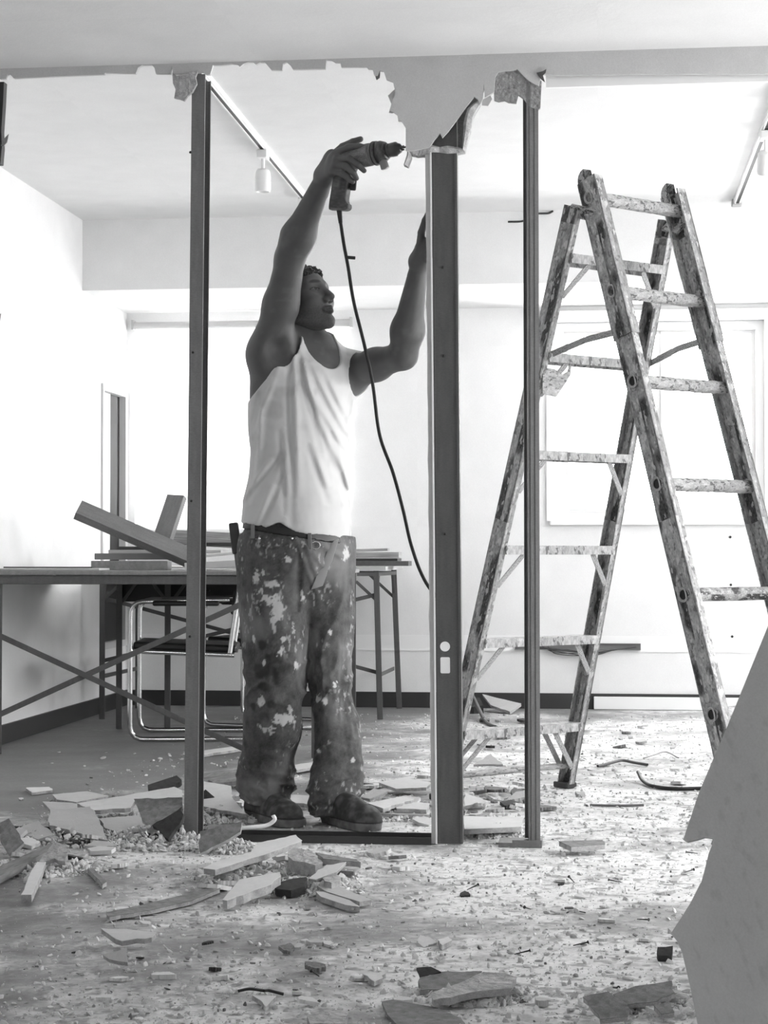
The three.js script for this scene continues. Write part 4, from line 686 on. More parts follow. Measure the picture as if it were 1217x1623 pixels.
function denim(x, y, z) {
  const n = fbm3(x * 55, y * 45, z * 55, 4) - 0.5, g = vnoise3(x * 420, y * 420, z * 420) - 0.5;
  let v = 0.088 * (1 + 1.2 * n + 0.5 * g);
  v = mix(v, 0.26, 0.6 * sstep(0.48, 0.72, fbm3(x * 9 + 2, y * 6, z * 9, 4)));
  if (z > -5.99) {
    for (const [cx, cy, a, b] of STAIN) { const k = Math.hypot((x - cx) / a, (y - cy) / b) + 1.3 * n; v = mix(v, 0.035, 0.85 * (1 - sstep(0.6, 1.15, k))); }
    for (const [cx, cy, a, b] of WHITE) { const k = Math.hypot((x - cx) / a, (y - cy) / b) + 2.6 * n + 1.1 * (vnoise3(x * 190, y * 150, z * 190) - 0.5); v = mix(v, 0.60, 0.9 * (1 - sstep(0.75, 1.0, k))); }
    v = mix(v, 0.5, 0.6 * sstep(0.60, 0.70, fbm3(x * 120 + 9, y * 70, z * 120, 3)) * sstep(0.5, 0.62, fbm3(x * 14, y * 10, z * 14 + 4, 2)));
  }
  return v;
}
function shoeField(heel, toe) {
  const dx = toe[0] - heel[0], dz = toe[1] - heel[1], L = Math.hypot(dx, dz), ux = dx / L, uz = dz / L;
  return (x, y, z) => {
    const f = (x - heel[0]) * ux + (z - heel[1]) * uz, s = (x - heel[0]) * -uz + (z - heel[1]) * ux, wid = mix(0.036, 0.050, sstep(0.05, 0.2, f));
    let d = cone(f, y, s, [0.042, 0.040, 0], [0.06, 0.09, 0], 0.040, 0.042);
    d = smin(d, ell(f, y, s, [0.15, 0.035, 0], [0.13, 0.050, 0.046]), 0.03); d = smin(d, ell(f, y, s, [0.235, 0.032, 0], [0.062, 0.040, 0.048]), 0.025);
    d = smin(d, cone(f, y, s, [0.06, 0.085, 0], [0.17, 0.062, 0], 0.036, 0.030), 0.03);
    const sole = Math.max(Math.hypot(Math.max(Math.abs(f - L / 2) - L / 2 + 0.045, 0), s * 0.92) - wid + 0.004, Math.abs(y - 0.014) - 0.0125);
    d = smin(d, sole, 0.004); return Math.max(d, 0.0015 - y) + 0.0016 * (fbm3(x * 80, y * 80, z * 80, 2) - 0.5);
  };
}
{
  const P = thing('person', 'worker in a white vest and paint-smeared jeans reaching up with a drill', 'person');
  const vc = (o = {}) => new THREE.MeshStandardMaterial({ color: 0xffffff, vertexColors: true, roughness: 0.6, ...o });
  const merge = (l) => { const g = mergeGeometries(l); return g; };
  const body = merge([nets(skinField, [-1.2, 0.86, -6.2], [-0.46, 2.03, -5.62], 0.006, skinTone), nets(headField, [-1.07, 1.50, -6.10], [-0.79, 1.79, -5.83], 0.0028, faceTone), nets(handField, [-0.90, 1.93, -5.76], [-0.65, 2.13, -5.55], 0.0026, skinTone), nets(handFieldL, [-0.60, 1.65, -5.78], [-0.40, 1.90, -5.58], 0.003, skinTone)]);
  mesh('body', body, vc({ roughness: 0.55 }), P);
  tag(mesh('hair', nets(hairField, [-1.07, 1.54, -6.10], [-0.82, 1.80, -5.82], 0.003), MAT(0.012, 0.45), P), 'short dark tousled hair');
  const vest = tag(mesh('vest', nets(vestField, [-1.21, 0.86, -6.20], [-0.72, 1.60, -5.74], 0.004, (x, y, z) => 0.60 * (0.95 + 0.1 * fbm3(x * 30, y * 30, z * 30, 3)) - 0.10 * sstep(0.6, 0.75, fbm3(x * 14, y * 14, z * 14, 3))), vc({ roughness: 0.95 }), P), 'sleeveless white ribbed vest');
  const jeans = tag(mesh('trousers', nets(trouserField, [-1.20, 0.0, -6.20], [-0.70, 1.0, -5.76], 0.0042, denim), vc({ roughness: 0.95 }), P), 'baggy work jeans smeared with paint');
  const surf = (x, y, f = trouserField) => { let z = -5.70; for (let i = 0; i < 60; i++) { const d = f(x, y, z); if (d < 0.0008) break; z -= Math.max(d * 0.7, 0.0008); } return z; };
  // belt, loops, hanging strap, rivets, tool in the back pocket
  const beltField = (x, y, z) => Math.max(column(HIPS, x, y, z) - 0.007, Math.abs(y - 0.942 + 0.16 * (x + 1.136)) - 0.013);
  mesh('belt', nets(beltField, [-1.20, 0.84, -6.20], [-0.72, 1.0, -5.76], 0.004), M.leather, P);
  const lx = -0.893; mesh('belt_loop', rbox(0.012, 0.05, 0.005, 0.002).translate(lx, 0.885, surf(lx, 0.885) + 0.008), MAT(0.2, 0.9), jeans);
  mesh('belt_loop', rbox(0.012, 0.045, 0.005, 0.002).translate(-1.07, 0.915, surf(-1.07, 0.90) + 0.008), MAT(0.2, 0.9), jeans);
  const ring = new THREE.TorusGeometry(0.014, 0.0022, 6, 16); ring.scale(1, 0.8, 1); mesh('key_ring', ring.translate(-0.876, 0.872, surf(-0.876, 0.872) + 0.004), M.chrome, jeans);
  const st = [[-0.823, 0.888], [-0.832, 0.855], [-0.843, 0.822], [-0.858, 0.792], [-0.868, 0.765], [-0.880, 0.739]].map(([x, y]) => V(x, y, surf(x, y) + 0.006)), sp = [], si = [];
  st.forEach((p, i) => { const w = mix(0.013, 0.019, i / 5); for (const [a, b] of [[-w, 0], [w, 0], [w, 0.004], [-w, 0.004]]) sp.push(p.x + a * 0.95, p.y + a * 0.3, p.z + b); if (i) for (let k = 0; k < 4; k++) { const a0 = (i - 1) * 4 + k, a1 = (i - 1) * 4 + (k + 1) % 4; si.push(a0, a0 + 4, a1, a1, a0 + 4, a1 + 4); } });
  si.push(20, 21, 22, 20, 22, 23, 0, 2, 1, 0, 3, 2); const sg = new THREE.BufferGeometry(); sg.setAttribute('position', new THREE.Float32BufferAttribute(sp, 3)); sg.setIndex(si); sg.computeVertexNormals();
  tag(mesh('strap', sg, MAT(0.42, 0.95), jeans), 'pale strap hanging from the waistband');
  for (const [x, y] of [[-0.945, 0.893], [-1.048, 0.893]]) mesh('rivet', new THREE.SphereGeometry(0.005, 10, 8).translate(x, y, surf(x, y) + 0.001), M.chrome, jeans);
  const tool = thing('pry_bar', "dark flat tool sticking out of the worker's back pocket", 'tool');
  mesh('handle', rbox(0.030, 0.10, 0.02, 0.006).rotateZ(0.13).translate(-1.150, 0.895, -5.935), MAT(0.06, 0.7), tool); mesh('blade', rbox(0.022, 0.10, 0.006, 0.002).rotateZ(0.13).translate(-1.138, 0.805, -5.938), MAT(0.12, 0.5), tool);
  const pk = rbox(0.035, 0.13, 0.05, 0.012, 3); mesh('back_pocket', pk.rotateZ(0.08).translate(-1.125, 0.79, -5.945), MAT(0.22, 0.95), jeans);
  // shoes
  for (const [h, t] of [[[-1.115, -6.03], [-0.925, -5.785]], [[-0.865, -5.955], [-0.682, -5.735]]]) {
    const f = shoeField(h, t), lo = [Math.min(h[0], t[0]) - 0.09, -0.012, Math.min(h[1], t[1]) - 0.09], hi = [Math.max(h[0], t[0]) + 0.09, 0.15, Math.max(h[1], t[1]) + 0.09];
    const s = mesh('shoe', nets(f, lo, hi, 0.0035, (x, y, z) => y > 0.026 && y < 0.031 ? 0.012 : mix(y < 0.026 ? 0.10 : 0.030, y < 0.026 ? 0.2 : 0.13, sstep(0.35, 0.85, fbm3(x * 40, y * 40, z * 40, 3) + (y < 0.03 ? 0.04 : 0)))), vc({ roughness: 0.8 }), P);
    tag(s, 'dark dusty work shoe');
    const dx = t[0] - h[0], dz = t[1] - h[1], L = Math.hypot(dx, dz), ux = dx / L, uz = dz / L;
    for (let i = 0; i < 4; i++) { const q = 0.135 + i * 0.022, y = 0.098 - i * 0.008; mesh('lace', tube([V(h[0] + ux * q + uz * 0.022, y - 0.008, h[1] + uz * q - ux * 0.022), V(h[0] + ux * q, y, h[1] + uz * q), V(h[0] + ux * q - uz * 0.022, y - 0.008, h[1] + uz * q + ux * 0.022)], 0.003, 8, 6), MAT(0.2, 0.9), s); }
  }
}
// ------------------------------------------------------------ drill and cable
{
  const D = thing('power_drill', "corded power drill gripped in the worker's raised hand", 'drill');
  const hub = V(-0.778, 2.030, -5.637), dir = V(-0.559, 2.056, -5.548).sub(V(-0.778, 2.036, -5.637)).normalize();
  const lathe = (pr, n = 24) => { const g = new THREE.LatheGeometry(pr.map(([r, y]) => new THREE.Vector2(r, y)), n); return g; };
  const put = (g) => aim(g, hub, hub.clone().add(dir));
  const scuff = tex(128, 256, (u, v) => 0.72 + 0.5 * (fbm(u * 10, v * 16, 4) - 0.5) + 0.2 * (hash2(u * 128 | 0, v * 256 | 0) - 0.5), true), pl = MAT(0.30, 0.55, { map: scuff }), dk = MAT(0.05, 0.5);
  mesh('motor_housing', put(lathe([[0, 0], [0.02, 0], [0.029, 0.008], [0.034, 0.03], [0.0345, 0.11], [0.033, 0.118], [0.033, 0.122], [0.036, 0.124], [0.036, 0.137], [0.0, 0.137]])), pl, D);
  mesh('vent_slot', put(lathe([[0.0345, 0.126], [0.0368, 0.126], [0.0368, 0.129], [0.0345, 0.129]])), M.black, D);
  mesh('gear_housing', put(lathe([[0, 0.136], [0.034, 0.136], [0.034, 0.15], [0.028, 0.165], [0.022, 0.17], [0, 0.17]])), MAT(0.16, 0.4, { map: scuff }), D);
  mesh('side_boss', aim(lathe([[0, 0], [0.012, 0], [0.013, 0.03], [0, 0.032]], 14), hub.clone().addScaledVector(dir, 0.152).add(V(0, -0.022, 0.004)), hub.clone().addScaledVector(dir, 0.16).add(V(0.004, -0.06, 0.004))), MAT(0.25, 0.5), D);
  const chuck = mesh('chuck', put(lathe([[0, 0.168], [0.018, 0.168], [0.021, 0.172], [0.021, 0.178], [0.017, 0.18], [0.0215, 0.183], [0.0215, 0.20], [0.018, 0.203], [0.014, 0.212], [0.008, 0.216], [0, 0.216]], 18)), MAT(0.06, 0.35), D);
  for (let k = 0; k < 3; k++) { const j = new THREE.CylinderGeometry(0.003, 0.003, 0.012, 6); j.translate(0.006 * Math.cos(k * 2.09), 0.217, 0.006 * Math.sin(k * 2.09)); mesh('jaw', put(j), MAT(0.1, 0.35), chuck); }
  mesh('bit', put(new THREE.CylinderGeometry(0.0025, 0.0028, 0.026, 8).translate(0, 0.226, 0)), MAT(0.06, 0.3), D);
  // pistol grip
  const hs = new THREE.Shape(); hs.moveTo(-0.021, 0); hs.lineTo(-0.024, -0.10); hs.quadraticCurveTo(-0.026, -0.132, -0.024, -0.138); hs.lineTo(0.020, -0.138); hs.quadraticCurveTo(0.034, -0.136, 0.030, -0.126); hs.quadraticCurveTo(0.018, -0.12, 0.019, -0.10); hs.lineTo(0.021, -0.06); hs.lineTo(0.03, -0.03); hs.lineTo(0.04, 0); hs.closePath();
  const hg = new THREE.ExtrudeGeometry(hs, { depth: 0.022, bevelEnabled: true, bevelSize: 0.005, bevelThickness: 0.006, bevelSegments: 3 }); hg.translate(0, 0, -0.011); hg.rotateZ(-0.13); hg.rotateY(-0.3);
  const grip = mesh('grip', hg.translate(-0.760, 2.024, -5.641), MAT(0.20, 0.6, { map: scuff }), D);
  mesh('trigger', rbox(0.02, 0.034, 0.014, 0.005, 3).rotateZ(-0.1).translate(-0.733, 1.957, -5.634), M.black, D);
  mesh('strain_relief', rod(V(-0.778, 1.893, -5.647), V(-0.7735, 1.845, -5.652), 0.009, 0.006), M.black, D);
  const K = thing('drill_cable', 'black drill cable hanging in front of the worker and behind the stud', 'cable');
  const pts = [[-0.7735, 1.847, -5.652], [-0.764, 1.778, -5.66], [-0.753, 1.714, -5.67], [-0.737, 1.609, -5.68], [-0.706, 1.484, -5.68], [-0.679, 1.358, -5.68], [-0.658, 1.205, -5.68], [-0.616, 1.089, -5.67], [-0.584, 0.974, -5.66], [-0.557, 0.864, -5.65], [-0.516, 0.762, -5.645], [-0.44, 0.655, -5.645], [-0.412, 0.52, -5.65], [-0.412, 0.25, -5.66], [-0.416, 0.05, -5.68], [-0.42, 0.0065, -5.72], [-0.40, 0.006, -5.80], [-0.42, 0.006, -5.90], [-0.445, 0.006, -5.98]].map(A);
  mesh('cord', tube(pts, 0.0052, 160, 8), M.black, K);
  mesh('cable_tie', rbox(0.03, 0.010, 0.006, 0.002).rotateZ(-0.1).translate(-0.745, 1.742, -5.665), M.black, K);
}
// ------------------------------------------------------------ rubble: outline in the piece's own plane, place, slopes, thickness, kind
const PIECES = [
  ["broken drywall slab with a ragged end on the rubble left of the first stud", [-1.546, 0.055, -5.488], [0, -0.25], 0.016, "l", [[-0.1, 0.1], [-0.053, 0.086], [0.017, 0.115], [0.069, 0.021], [0.14, -0.145], [0.09, -0.124], [-0.003, -0.066], [-0.064, -0.039], [-0.085, 0.029]]],
  ["flat grey sliver under the ragged drywall slab", [-1.694, 0.04, -5.902], [0, -0.1], 0.012, "l", [[-0.093, 0.067], [0.008, 0.056], [0.09, -0.009], [0.028, -0.065], [-0.031, -0.051]]],
  ["upright grey drywall shard at the picture's left edge", [-1.644, 0.06, -5.174], [0, -1.0], 0.012, "g", [[-0.036, 0.038], [-0.014, 0.054], [0.011, 0.023], [0.048, -0.028], [0.018, -0.074], [-0.022, -0.023]]],
  ["pale curved flake beside the upright grey shard", [-1.65, 0.03, -5.442], [0.2, -0.2], 0.01, "l", [[-0.083, 0.049], [-0.021, 0.107], [0.073, -0.069], [0.031, -0.09]]],
  ["grey weathered plank end pointing out of the rubble at the left edge", [-1.525, 0.03, -4.962], [0, 0], 0.02, "p", [[-0.029, -0.151], [-0.012, 0.266], [0.024, 0.177], [0.017, -0.293]]],
  ["narrow white batten lying towards the camera below the grey plank", [-1.414, 0.03, -4.655], [0, 0], 0.02, "w", [[-0.064, 0.237], [-0.041, 0.239], [0.065, -0.236], [0.04, -0.239]]],
  ["crumpled white scrap at the head of the narrow batten", [-1.439, 0.045, -4.929], [0.1, -0.3], 0.012, "c", [[-0.024, 0.078], [0.015, 0.055], [0.036, -0.015], [0.038, -0.05], [0.002, -0.024], [-0.033, -0.048], [-0.033, -0.002]]],
  ["long white drywall plank reaching the foot of the first stud", [-1.442, 0.075, -5.86], [0, -0.1], 0.014, "w", [[-0.181, -0.078], [-0.04, 0.054], [0.074, 0.17], [0.109, 0.126], [0.135, 0.029], [-0.007, -0.023], [0.004, -0.125], [-0.102, -0.166]]],
  ["thin grey flake behind the long white plank", [-1.77, 0.02, -6.307], [0, 0], 0.01, "l", [[-0.097, 0.046], [-0.002, 0.144], [0.103, 0.034], [0.04, -0.14], [-0.044, -0.084]]],
  ["pale board half buried under the long white plank", [-1.417, 0.035, -5.567], [0, -0.1], 0.016, "l", [[-0.09, 0.07], [0.019, 0.118], [0.097, -0.044], [0.02, -0.103], [-0.046, -0.046]]],
  ["grey triangular drywall piece tipped up left of the first stud", [-1.292, 0.09, -5.487], [0.1, -0.5], 0.012, "g", [[-0.087, 0.073], [0.062, 0.057], [0.074, 0.002], [-0.004, -0.119], [-0.047, -0.026]]],
  ["dark square offcut leaning on the foot of the first stud", [-1.231, 0.07, -5.392], [0.2, -0.9], 0.014, "d", [[-0.058, 0.0], [0.029, 0.052], [0.033, 0.005], [-0.007, -0.064]]],
  ["broad pale board behind the worker's heel", [-1.218, 0.055, -6.048], [0.1, -0.15], 0.013, "w", [[-0.121, 0.256], [0.008, 0.143], [0.035, 0.004], [0.121, -0.218], [0.016, -0.136], [-0.054, -0.072]]],
  ["dark torn paper flap right of the first stud's foot", [-1.268, 0.05, -6.055], [0, -0.8], 0.006, "d", [[-0.025, 0.015], [-0.009, 0.044], [0.026, 0.011], [0.022, -0.029], [-0.014, -0.046]]],
  ["grey drywall piece standing against the floor track", [-1.054, 0.06, -5.239], [0.1, -1.0], 0.012, "g", [[-0.063, 0.015], [0.057, 0.038], [0.055, 0.003], [-0.055, -0.06]]],
  ["long white drywall slab in front of the worker's shoe", [-0.907, 0.06, -4.931], [0, -0.1], 0.016, "w", [[-0.098, -0.169], [-0.075, -0.093], [-0.005, 0.002], [-0.007, 0.095], [0.084, 0.191], [0.111, 0.13], [0.048, 0.006], [-0.066, -0.179]]],
  ["white drywall strip nearest the camera in the middle heap", [-0.828, 0.045, -4.515], [0, -0.1], 0.022, "w", [[-0.052, -0.125], [-0.045, 0.052], [0.043, 0.128], [0.051, 0.093], [0.04, 0.018], [0.002, -0.045], [-0.041, -0.129]]],
  ["dark lens-shaped scrap beside the white strip", [-0.756, 0.03, -4.634], [0, -0.2], 0.02, "d", [[-0.041, 0.002], [-0.001, 0.039], [0.03, 0.049], [0.036, -0.015], [0.006, -0.042], [-0.031, -0.035]]],
  ["crumbly white plaster lump by the floor track", [-0.765, 0.06, -4.861], [0, -0.2], 0.035, "c", [[-0.043, 0.033], [-0.034, 0.071], [0.02, 0.046], [0.06, -0.04], [0.043, -0.055], [0.012, -0.034], [-0.019, -0.026], [-0.036, 0.001]]],
  ["thin grey slat right of the plaster lump", [-0.699, 0.025, -5.073], [0, 0], 0.014, "g", [[-0.077, 0.091], [0.049, -0.014], [0.069, -0.064], [-0.04, -0.013]]],
  ["curled white paper-faced flake in the middle heap", [-0.682, 0.045, -4.734], [0, -0.3], 0.008, "w", [[-0.041, -0.038], [-0.007, 0.038], [0.042, 0.058], [0.025, 0.003], [0.001, -0.019], [-0.022, -0.044]]],
  ["rounded white plaster chunk in front of the curled flake", [-0.664, 0.035, -4.702], [0, 0], 0.03, "c", [[-0.027, 0.031], [-0.012, 0.099], [0.02, 0.017], [0.024, -0.038], [0.008, -0.067], [-0.013, -0.042]]],
  ["long pale flake trailing off the middle heap", [-0.632, 0.02, -4.612], [0, 0], 0.012, "l", [[-0.088, 0.112], [-0.05, 0.135], [0.01, 0.024], [0.092, -0.113], [0.067, -0.141], [-0.031, -0.016]]],
  ["slim pale splinter along the end of the middle heap", [-0.63, 0.018, -4.518], [0, 0], 0.014, "l", [[-0.061, 0.086], [-0.042, 0.088], [0.035, -0.014], [0.072, -0.1], [0.035, -0.08], [-0.038, 0.02]]],
  ["long torn grey paper strip on the floor", [-1.027, 0.015, -4.459], [0, 0], 0.01, "g", [[-0.107, -0.161], [-0.046, -0.05], [0.031, 0.102], [0.071, 0.25], [0.093, 0.179], [0.057, 0.011], [-0.011, -0.119], [-0.088, -0.213]]],
  ["white wedge-shaped flake alone on the floor", [-0.998, 0.03, -3.992], [0, -0.2], 0.012, "w", [[-0.074, 0.025], [-0.017, 0.024], [0.053, 0.008], [0.049, -0.017], [-0.011, -0.041]]],
  ["small grey square flake tipped up in the open floor", [-0.973, 0.03, -3.767], [0, -0.6], 0.01, "l", [[-0.029, 0.002], [0.015, 0.026], [0.027, -0.018], [-0.013, -0.01]]],
  ["short grey stick on the dusty floor", [-1.289, 0.015, -4.789], [0, 0], 0.012, "g", [[-0.052, 0.098], [-0.046, 0.119], [0.049, -0.085], [0.05, -0.131]]],
  ["dark torn corner of the large two-tone chip", [-0.335, 0.03, -3.7], [0, -0.4], 0.006, "d", [[-0.022, 0.009], [0.006, 0.014], [0.027, -0.002], [-0.012, -0.021]]],
  ["grey paper-faced half of the large chip near the camera", [-0.293, 0.022, -3.658], [0, -0.1], 0.01, "g", [[-0.053, 0.013], [-0.018, 0.05], [0.064, 0.06], [0.031, -0.015], [0.019, -0.049], [-0.046, -0.061]]],
  ["white gypsum half of the large chip near the camera", [-0.227, 0.034, -3.577], [0, -0.1], 0.014, "c", [[-0.085, -0.054], [-0.033, 0.008], [0.005, 0.075], [0.046, 0.071], [0.07, 0.046], [0.064, -0.017], [0.007, -0.036], [-0.077, -0.096]]],
  ["small pale flake left of the large chip", [-0.436, 0.015, -3.711], [0, 0], 0.01, "w", [[-0.027, 0.012], [0.012, 0.045], [0.014, -0.011], [0.001, -0.046]]],
  ["flat dark flake at the lower border below the large chip", [-0.329, 0.008, -3.444], [0, 0], 0.006, "g", [[-0.076, 0.087], [-0.059, 0.104], [0.031, 0.05], [0.08, -0.021], [0.098, -0.097], [-0.02, -0.11], [-0.054, -0.013]]],
  ["pale plaster piece at the lower border left of the dark flake", [-0.481, 0.02, -3.354], [0, 0], 0.016, "c", [[-0.04, 0.011], [-0.002, 0.048], [0.032, 0.038], [0.035, -0.045], [-0.025, -0.052]]],
  ["tiny white chip alone behind the large chip", [-0.331, 0.014, -4.078], [0, 0], 0.012, "w", [[-0.016, 0.003], [0.004, 0.039], [0.015, 0.006], [-0.002, -0.049]]],
  ["white triangular scrap beside bent black wire", [-0.621, 0.014, -3.5], [0, 0], 0.01, "w", [[-0.029, 0.029], [0.017, 0.029], [0.012, -0.057]]],
  ["grey jagged flake at the lower border near the leaning sheet", [0.017, 0.03, -3.448], [0, -0.3], 0.01, "g", [[-0.048, 0.029], [-0.002, 0.052], [0.035, -0.004], [0.032, -0.034], [-0.017, -0.046]]],
  ["broad grey flake lapped over the jagged one", [0.085, 0.03, -3.557], [0, -0.2], 0.01, "g", [[-0.061, -0.009], [-0.02, 0.03], [0.049, 0.059], [0.052, 0.006], [0.018, -0.034], [-0.038, -0.054]]],
  ["small grey flake below the leaning sheet's corner", [0.116, 0.02, -3.486], [0, -0.2], 0.01, "g", [[-0.019, 0.011], [0.009, 0.029], [0.017, -0.016], [-0.007, -0.025]]],
  ["black lump of rubble at the leaning sheet's tip", [0.134, 0.02, -3.987], [0, -0.4], 0.018, "d", [[-0.015, 0.014], [0.017, 0.02], [0.013, -0.018], [-0.014, -0.016]]],
  ["pale broken board by the dark rubble strip right of the narrow stud", [-0.043, 0.03, -5.387], [0, 0], 0.014, "g", [[-0.073, 0.027], [0.052, 0.065], [0.057, -0.018], [-0.036, -0.074]]],
  ["light flake standing behind the worker's other shoe", [-0.737, 0.06, -6.179], [0, -0.4], 0.01, "l", [[-0.038, -0.023], [-0.001, 0.038], [0.045, 0.018], [-0.007, -0.034]]],
  ["pale board lying behind the worker towards the wide stud", [-0.662, 0.05, -6.065], [0, -0.1], 0.013, "w", [[-0.075, -0.028], [0.026, 0.077], [0.068, 0.043], [-0.019, -0.094]]],
  ["white board beside the wide stud behind the worker", [-0.599, 0.04, -6.059], [0, -0.1], 0.014, "w", [[-0.065, 0.068], [0.056, 0.031], [0.054, -0.056], [-0.044, -0.045]]],
  ["long thin board under the pile behind the worker", [-0.645, 0.02, -6.048], [0, 0], 0.012, "w", [[-0.11, -0.05], [0.11, -0.055], [0.1, 0.064], [-0.101, 0.041]]],
  ["grey board between the worker's feet", [-0.984, 0.03, -6.245], [0, -0.1], 0.014, "l", [[-0.061, 0.067], [0.031, 0.054], [0.05, -0.073], [-0.02, -0.051]]],
  ["flat pale board far behind the worker's legs", [-1.141, 0.02, -7.331], [0, 0], 0.012, "l", [[-0.06, 0.003], [0.018, 0.149], [0.054, -0.007], [-0.011, -0.145]]],
  ["wide white flake behind the worker, left of the wide stud", [-0.675, 0.035, -6.672], [0, -0.1], 0.012, "w", [[-0.103, 0.013], [-0.022, 0.101], [0.082, 0.024], [0.074, -0.057], [-0.03, -0.084]]],
  ["grey triangular flake between the wide and narrow studs", [-0.423, 0.05, -7.308], [0, -0.4], 0.01, "l", [[-0.058, -0.033], [0.003, 0.056], [0.055, -0.025]]],
  ["white slab lying between the wide and narrow studs", [-0.32, 0.035, -5.738], [0, 0], 0.016, "w", [[-0.1, 0.115], [0.086, 0.122], [0.089, -0.083], [-0.075, -0.154]]],
  ["pale drywall square beside the wide stud", [-0.406, 0.03, -6.162], [0, -0.1], 0.012, "w", [[-0.043, 0.18], [0.033, 0.073], [0.031, -0.121], [-0.02, -0.141]]],
  ["grey wedge of board by the far baseboard behind the stepladder", [-0.525, 0.05, -10.157], [0.1, -0.3], 0.016, "l", [[-0.104, 0.165], [0.112, -0.032], [0.053, -0.138], [-0.054, -0.009]]],
  ["dark block of rubble by the far baseboard", [-0.663, 0.06, -10.089], [0, -0.5], 0.05, "d", [[-0.046, 0.037], [0.027, 0.051], [0.052, -0.033], [-0.033, -0.06]]],
  ["slim timber strip behind the first stud", [-1.411, 0.02, -7.047], [0, 0], 0.014, "p", [[-0.08, -0.026], [0.049, 0.158], [0.077, 0.033], [-0.046, -0.165]]],
  ["second slim timber strip behind the first stud", [-1.335, 0.03, -6.747], [0, 0], 0.014, "p", [[-0.069, -0.004], [0.035, 0.106], [0.061, -0.008], [-0.027, -0.094]]],
  ["pale strip on the floor beside the tubular chair", [-1.592, 0.015, -7.941], [0, 0], 0.012, "w", [[-0.083, -0.058], [0.05, 0.199], [0.078, 0.066], [-0.046, -0.207]]],
  ["dark twisted scrap left of the first stud, on the white plank", [-1.402, 0.1, -6.05], [0, -0.3], 0.018, "d", [[-0.055, -0.014], [0.023, 0.066], [0.048, 0.03], [0.024, -0.032], [-0.042, -0.054]]],
  ["thin white flake on the clean floor by the table", [-1.971, 0.012, -6.553], [0, 0], 0.01, "w", [[-0.063, 0.043], [0.013, 0.07], [0.052, -0.017], [-0.002, -0.095]]]];
const DM = {
  w: MAT(0.74, 0.9, { map: gypTone }), l: MAT(0.56, 0.9, { map: gypTone, bumpMap: plasterBump, bumpScale: 0.001 }), g: MAT(0.34, 0.95, { map: roughTone }), d: MAT(0.07, 0.95, { map: roughTone }),
  c: MAT(0.70, 0.95, { map: roughTone, bumpMap: roughBump, bumpScale: 0.006 }), p: MAT(0.27, 0.85, { map: tex(128, 256, (u, v) => 0.8 + 0.4 * (fbm(u * 30, v * 5, 4) - 0.5), true) }), edge: MAT(0.62, 0.95, { map: roughTone }),
};
function torn(pts, k, amp) {                               // a broken outline: extra corners, pushed in and out
  const out = [];
  pts.forEach((p, i) => { const q = pts[(i + 1) % pts.length], L = Math.hypot(q[0] - p[0], q[1] - p[1]), n = Math.max(1, Math.min(7, Math.round(L / 0.018))), calm = hash2(k, i) < 0.35 ? 0.15 : 1;
    for (let j = 0; j < n; j++) { const t = j / n, o = j ? amp * calm * (hash2(k * 31 + i, j) - 0.5) * Math.min(1, L / 0.05) : 0; out.push([mix(p[0], q[0], t) - (q[1] - p[1]) / L * o, mix(p[1], q[1], t) + (q[0] - p[0]) / L * o]); } });
  return out;
}
const NAME = { w: 'drywall_fragment', l: 'drywall_fragment', g: 'drywall_fragment', d: 'rubble_fragment', c: 'plaster_fragment', p: 'timber_fragment' };
PIECES.forEach(([label, c, [sx, sz], t, m, pts], i) => {
  const n = V(-sx, 1, -sz).normalize(), e = n.clone().cross(V(0, 0, 1)).normalize(), f = n.clone().cross(e), o = new THREE.Group();
  o.name = numbered(NAME[m]); scene.add(o); tag(o, label, 'rubble', 'broken pieces on the floor'); o.position.set(...c);
  const turn = (g) => metreUV(g, 0.3).applyMatrix4(new THREE.Matrix4().makeBasis(e, f, n));
  const out = torn(pts, i + 1, m === 'p' ? 0.002 : 0.008), face = 0.0012;
  if (m === 'd' || m === 'p' || t < 0.008) { const g = plate(out, t); o.add(new THREE.Mesh(turn(g), DM[m])); o.children[0].name = 'piece'; }
  else {
    const g = plate(out, face); const a = new THREE.Mesh(turn(g), DM[m]); a.name = 'face_paper'; o.add(a);
    const g2 = plate(torn(pts, i + 1, 0.011).map(([x, y]) => [x * 0.985, y * 0.985]), t - face); g2.translate(0, 0, -face); const b = new THREE.Mesh(turn(g2), DM.edge); b.name = 'gypsum_core'; o.add(b);
  }
  o.children.forEach((q) => { q.castShadow = q.receiveShadow = true; });
});
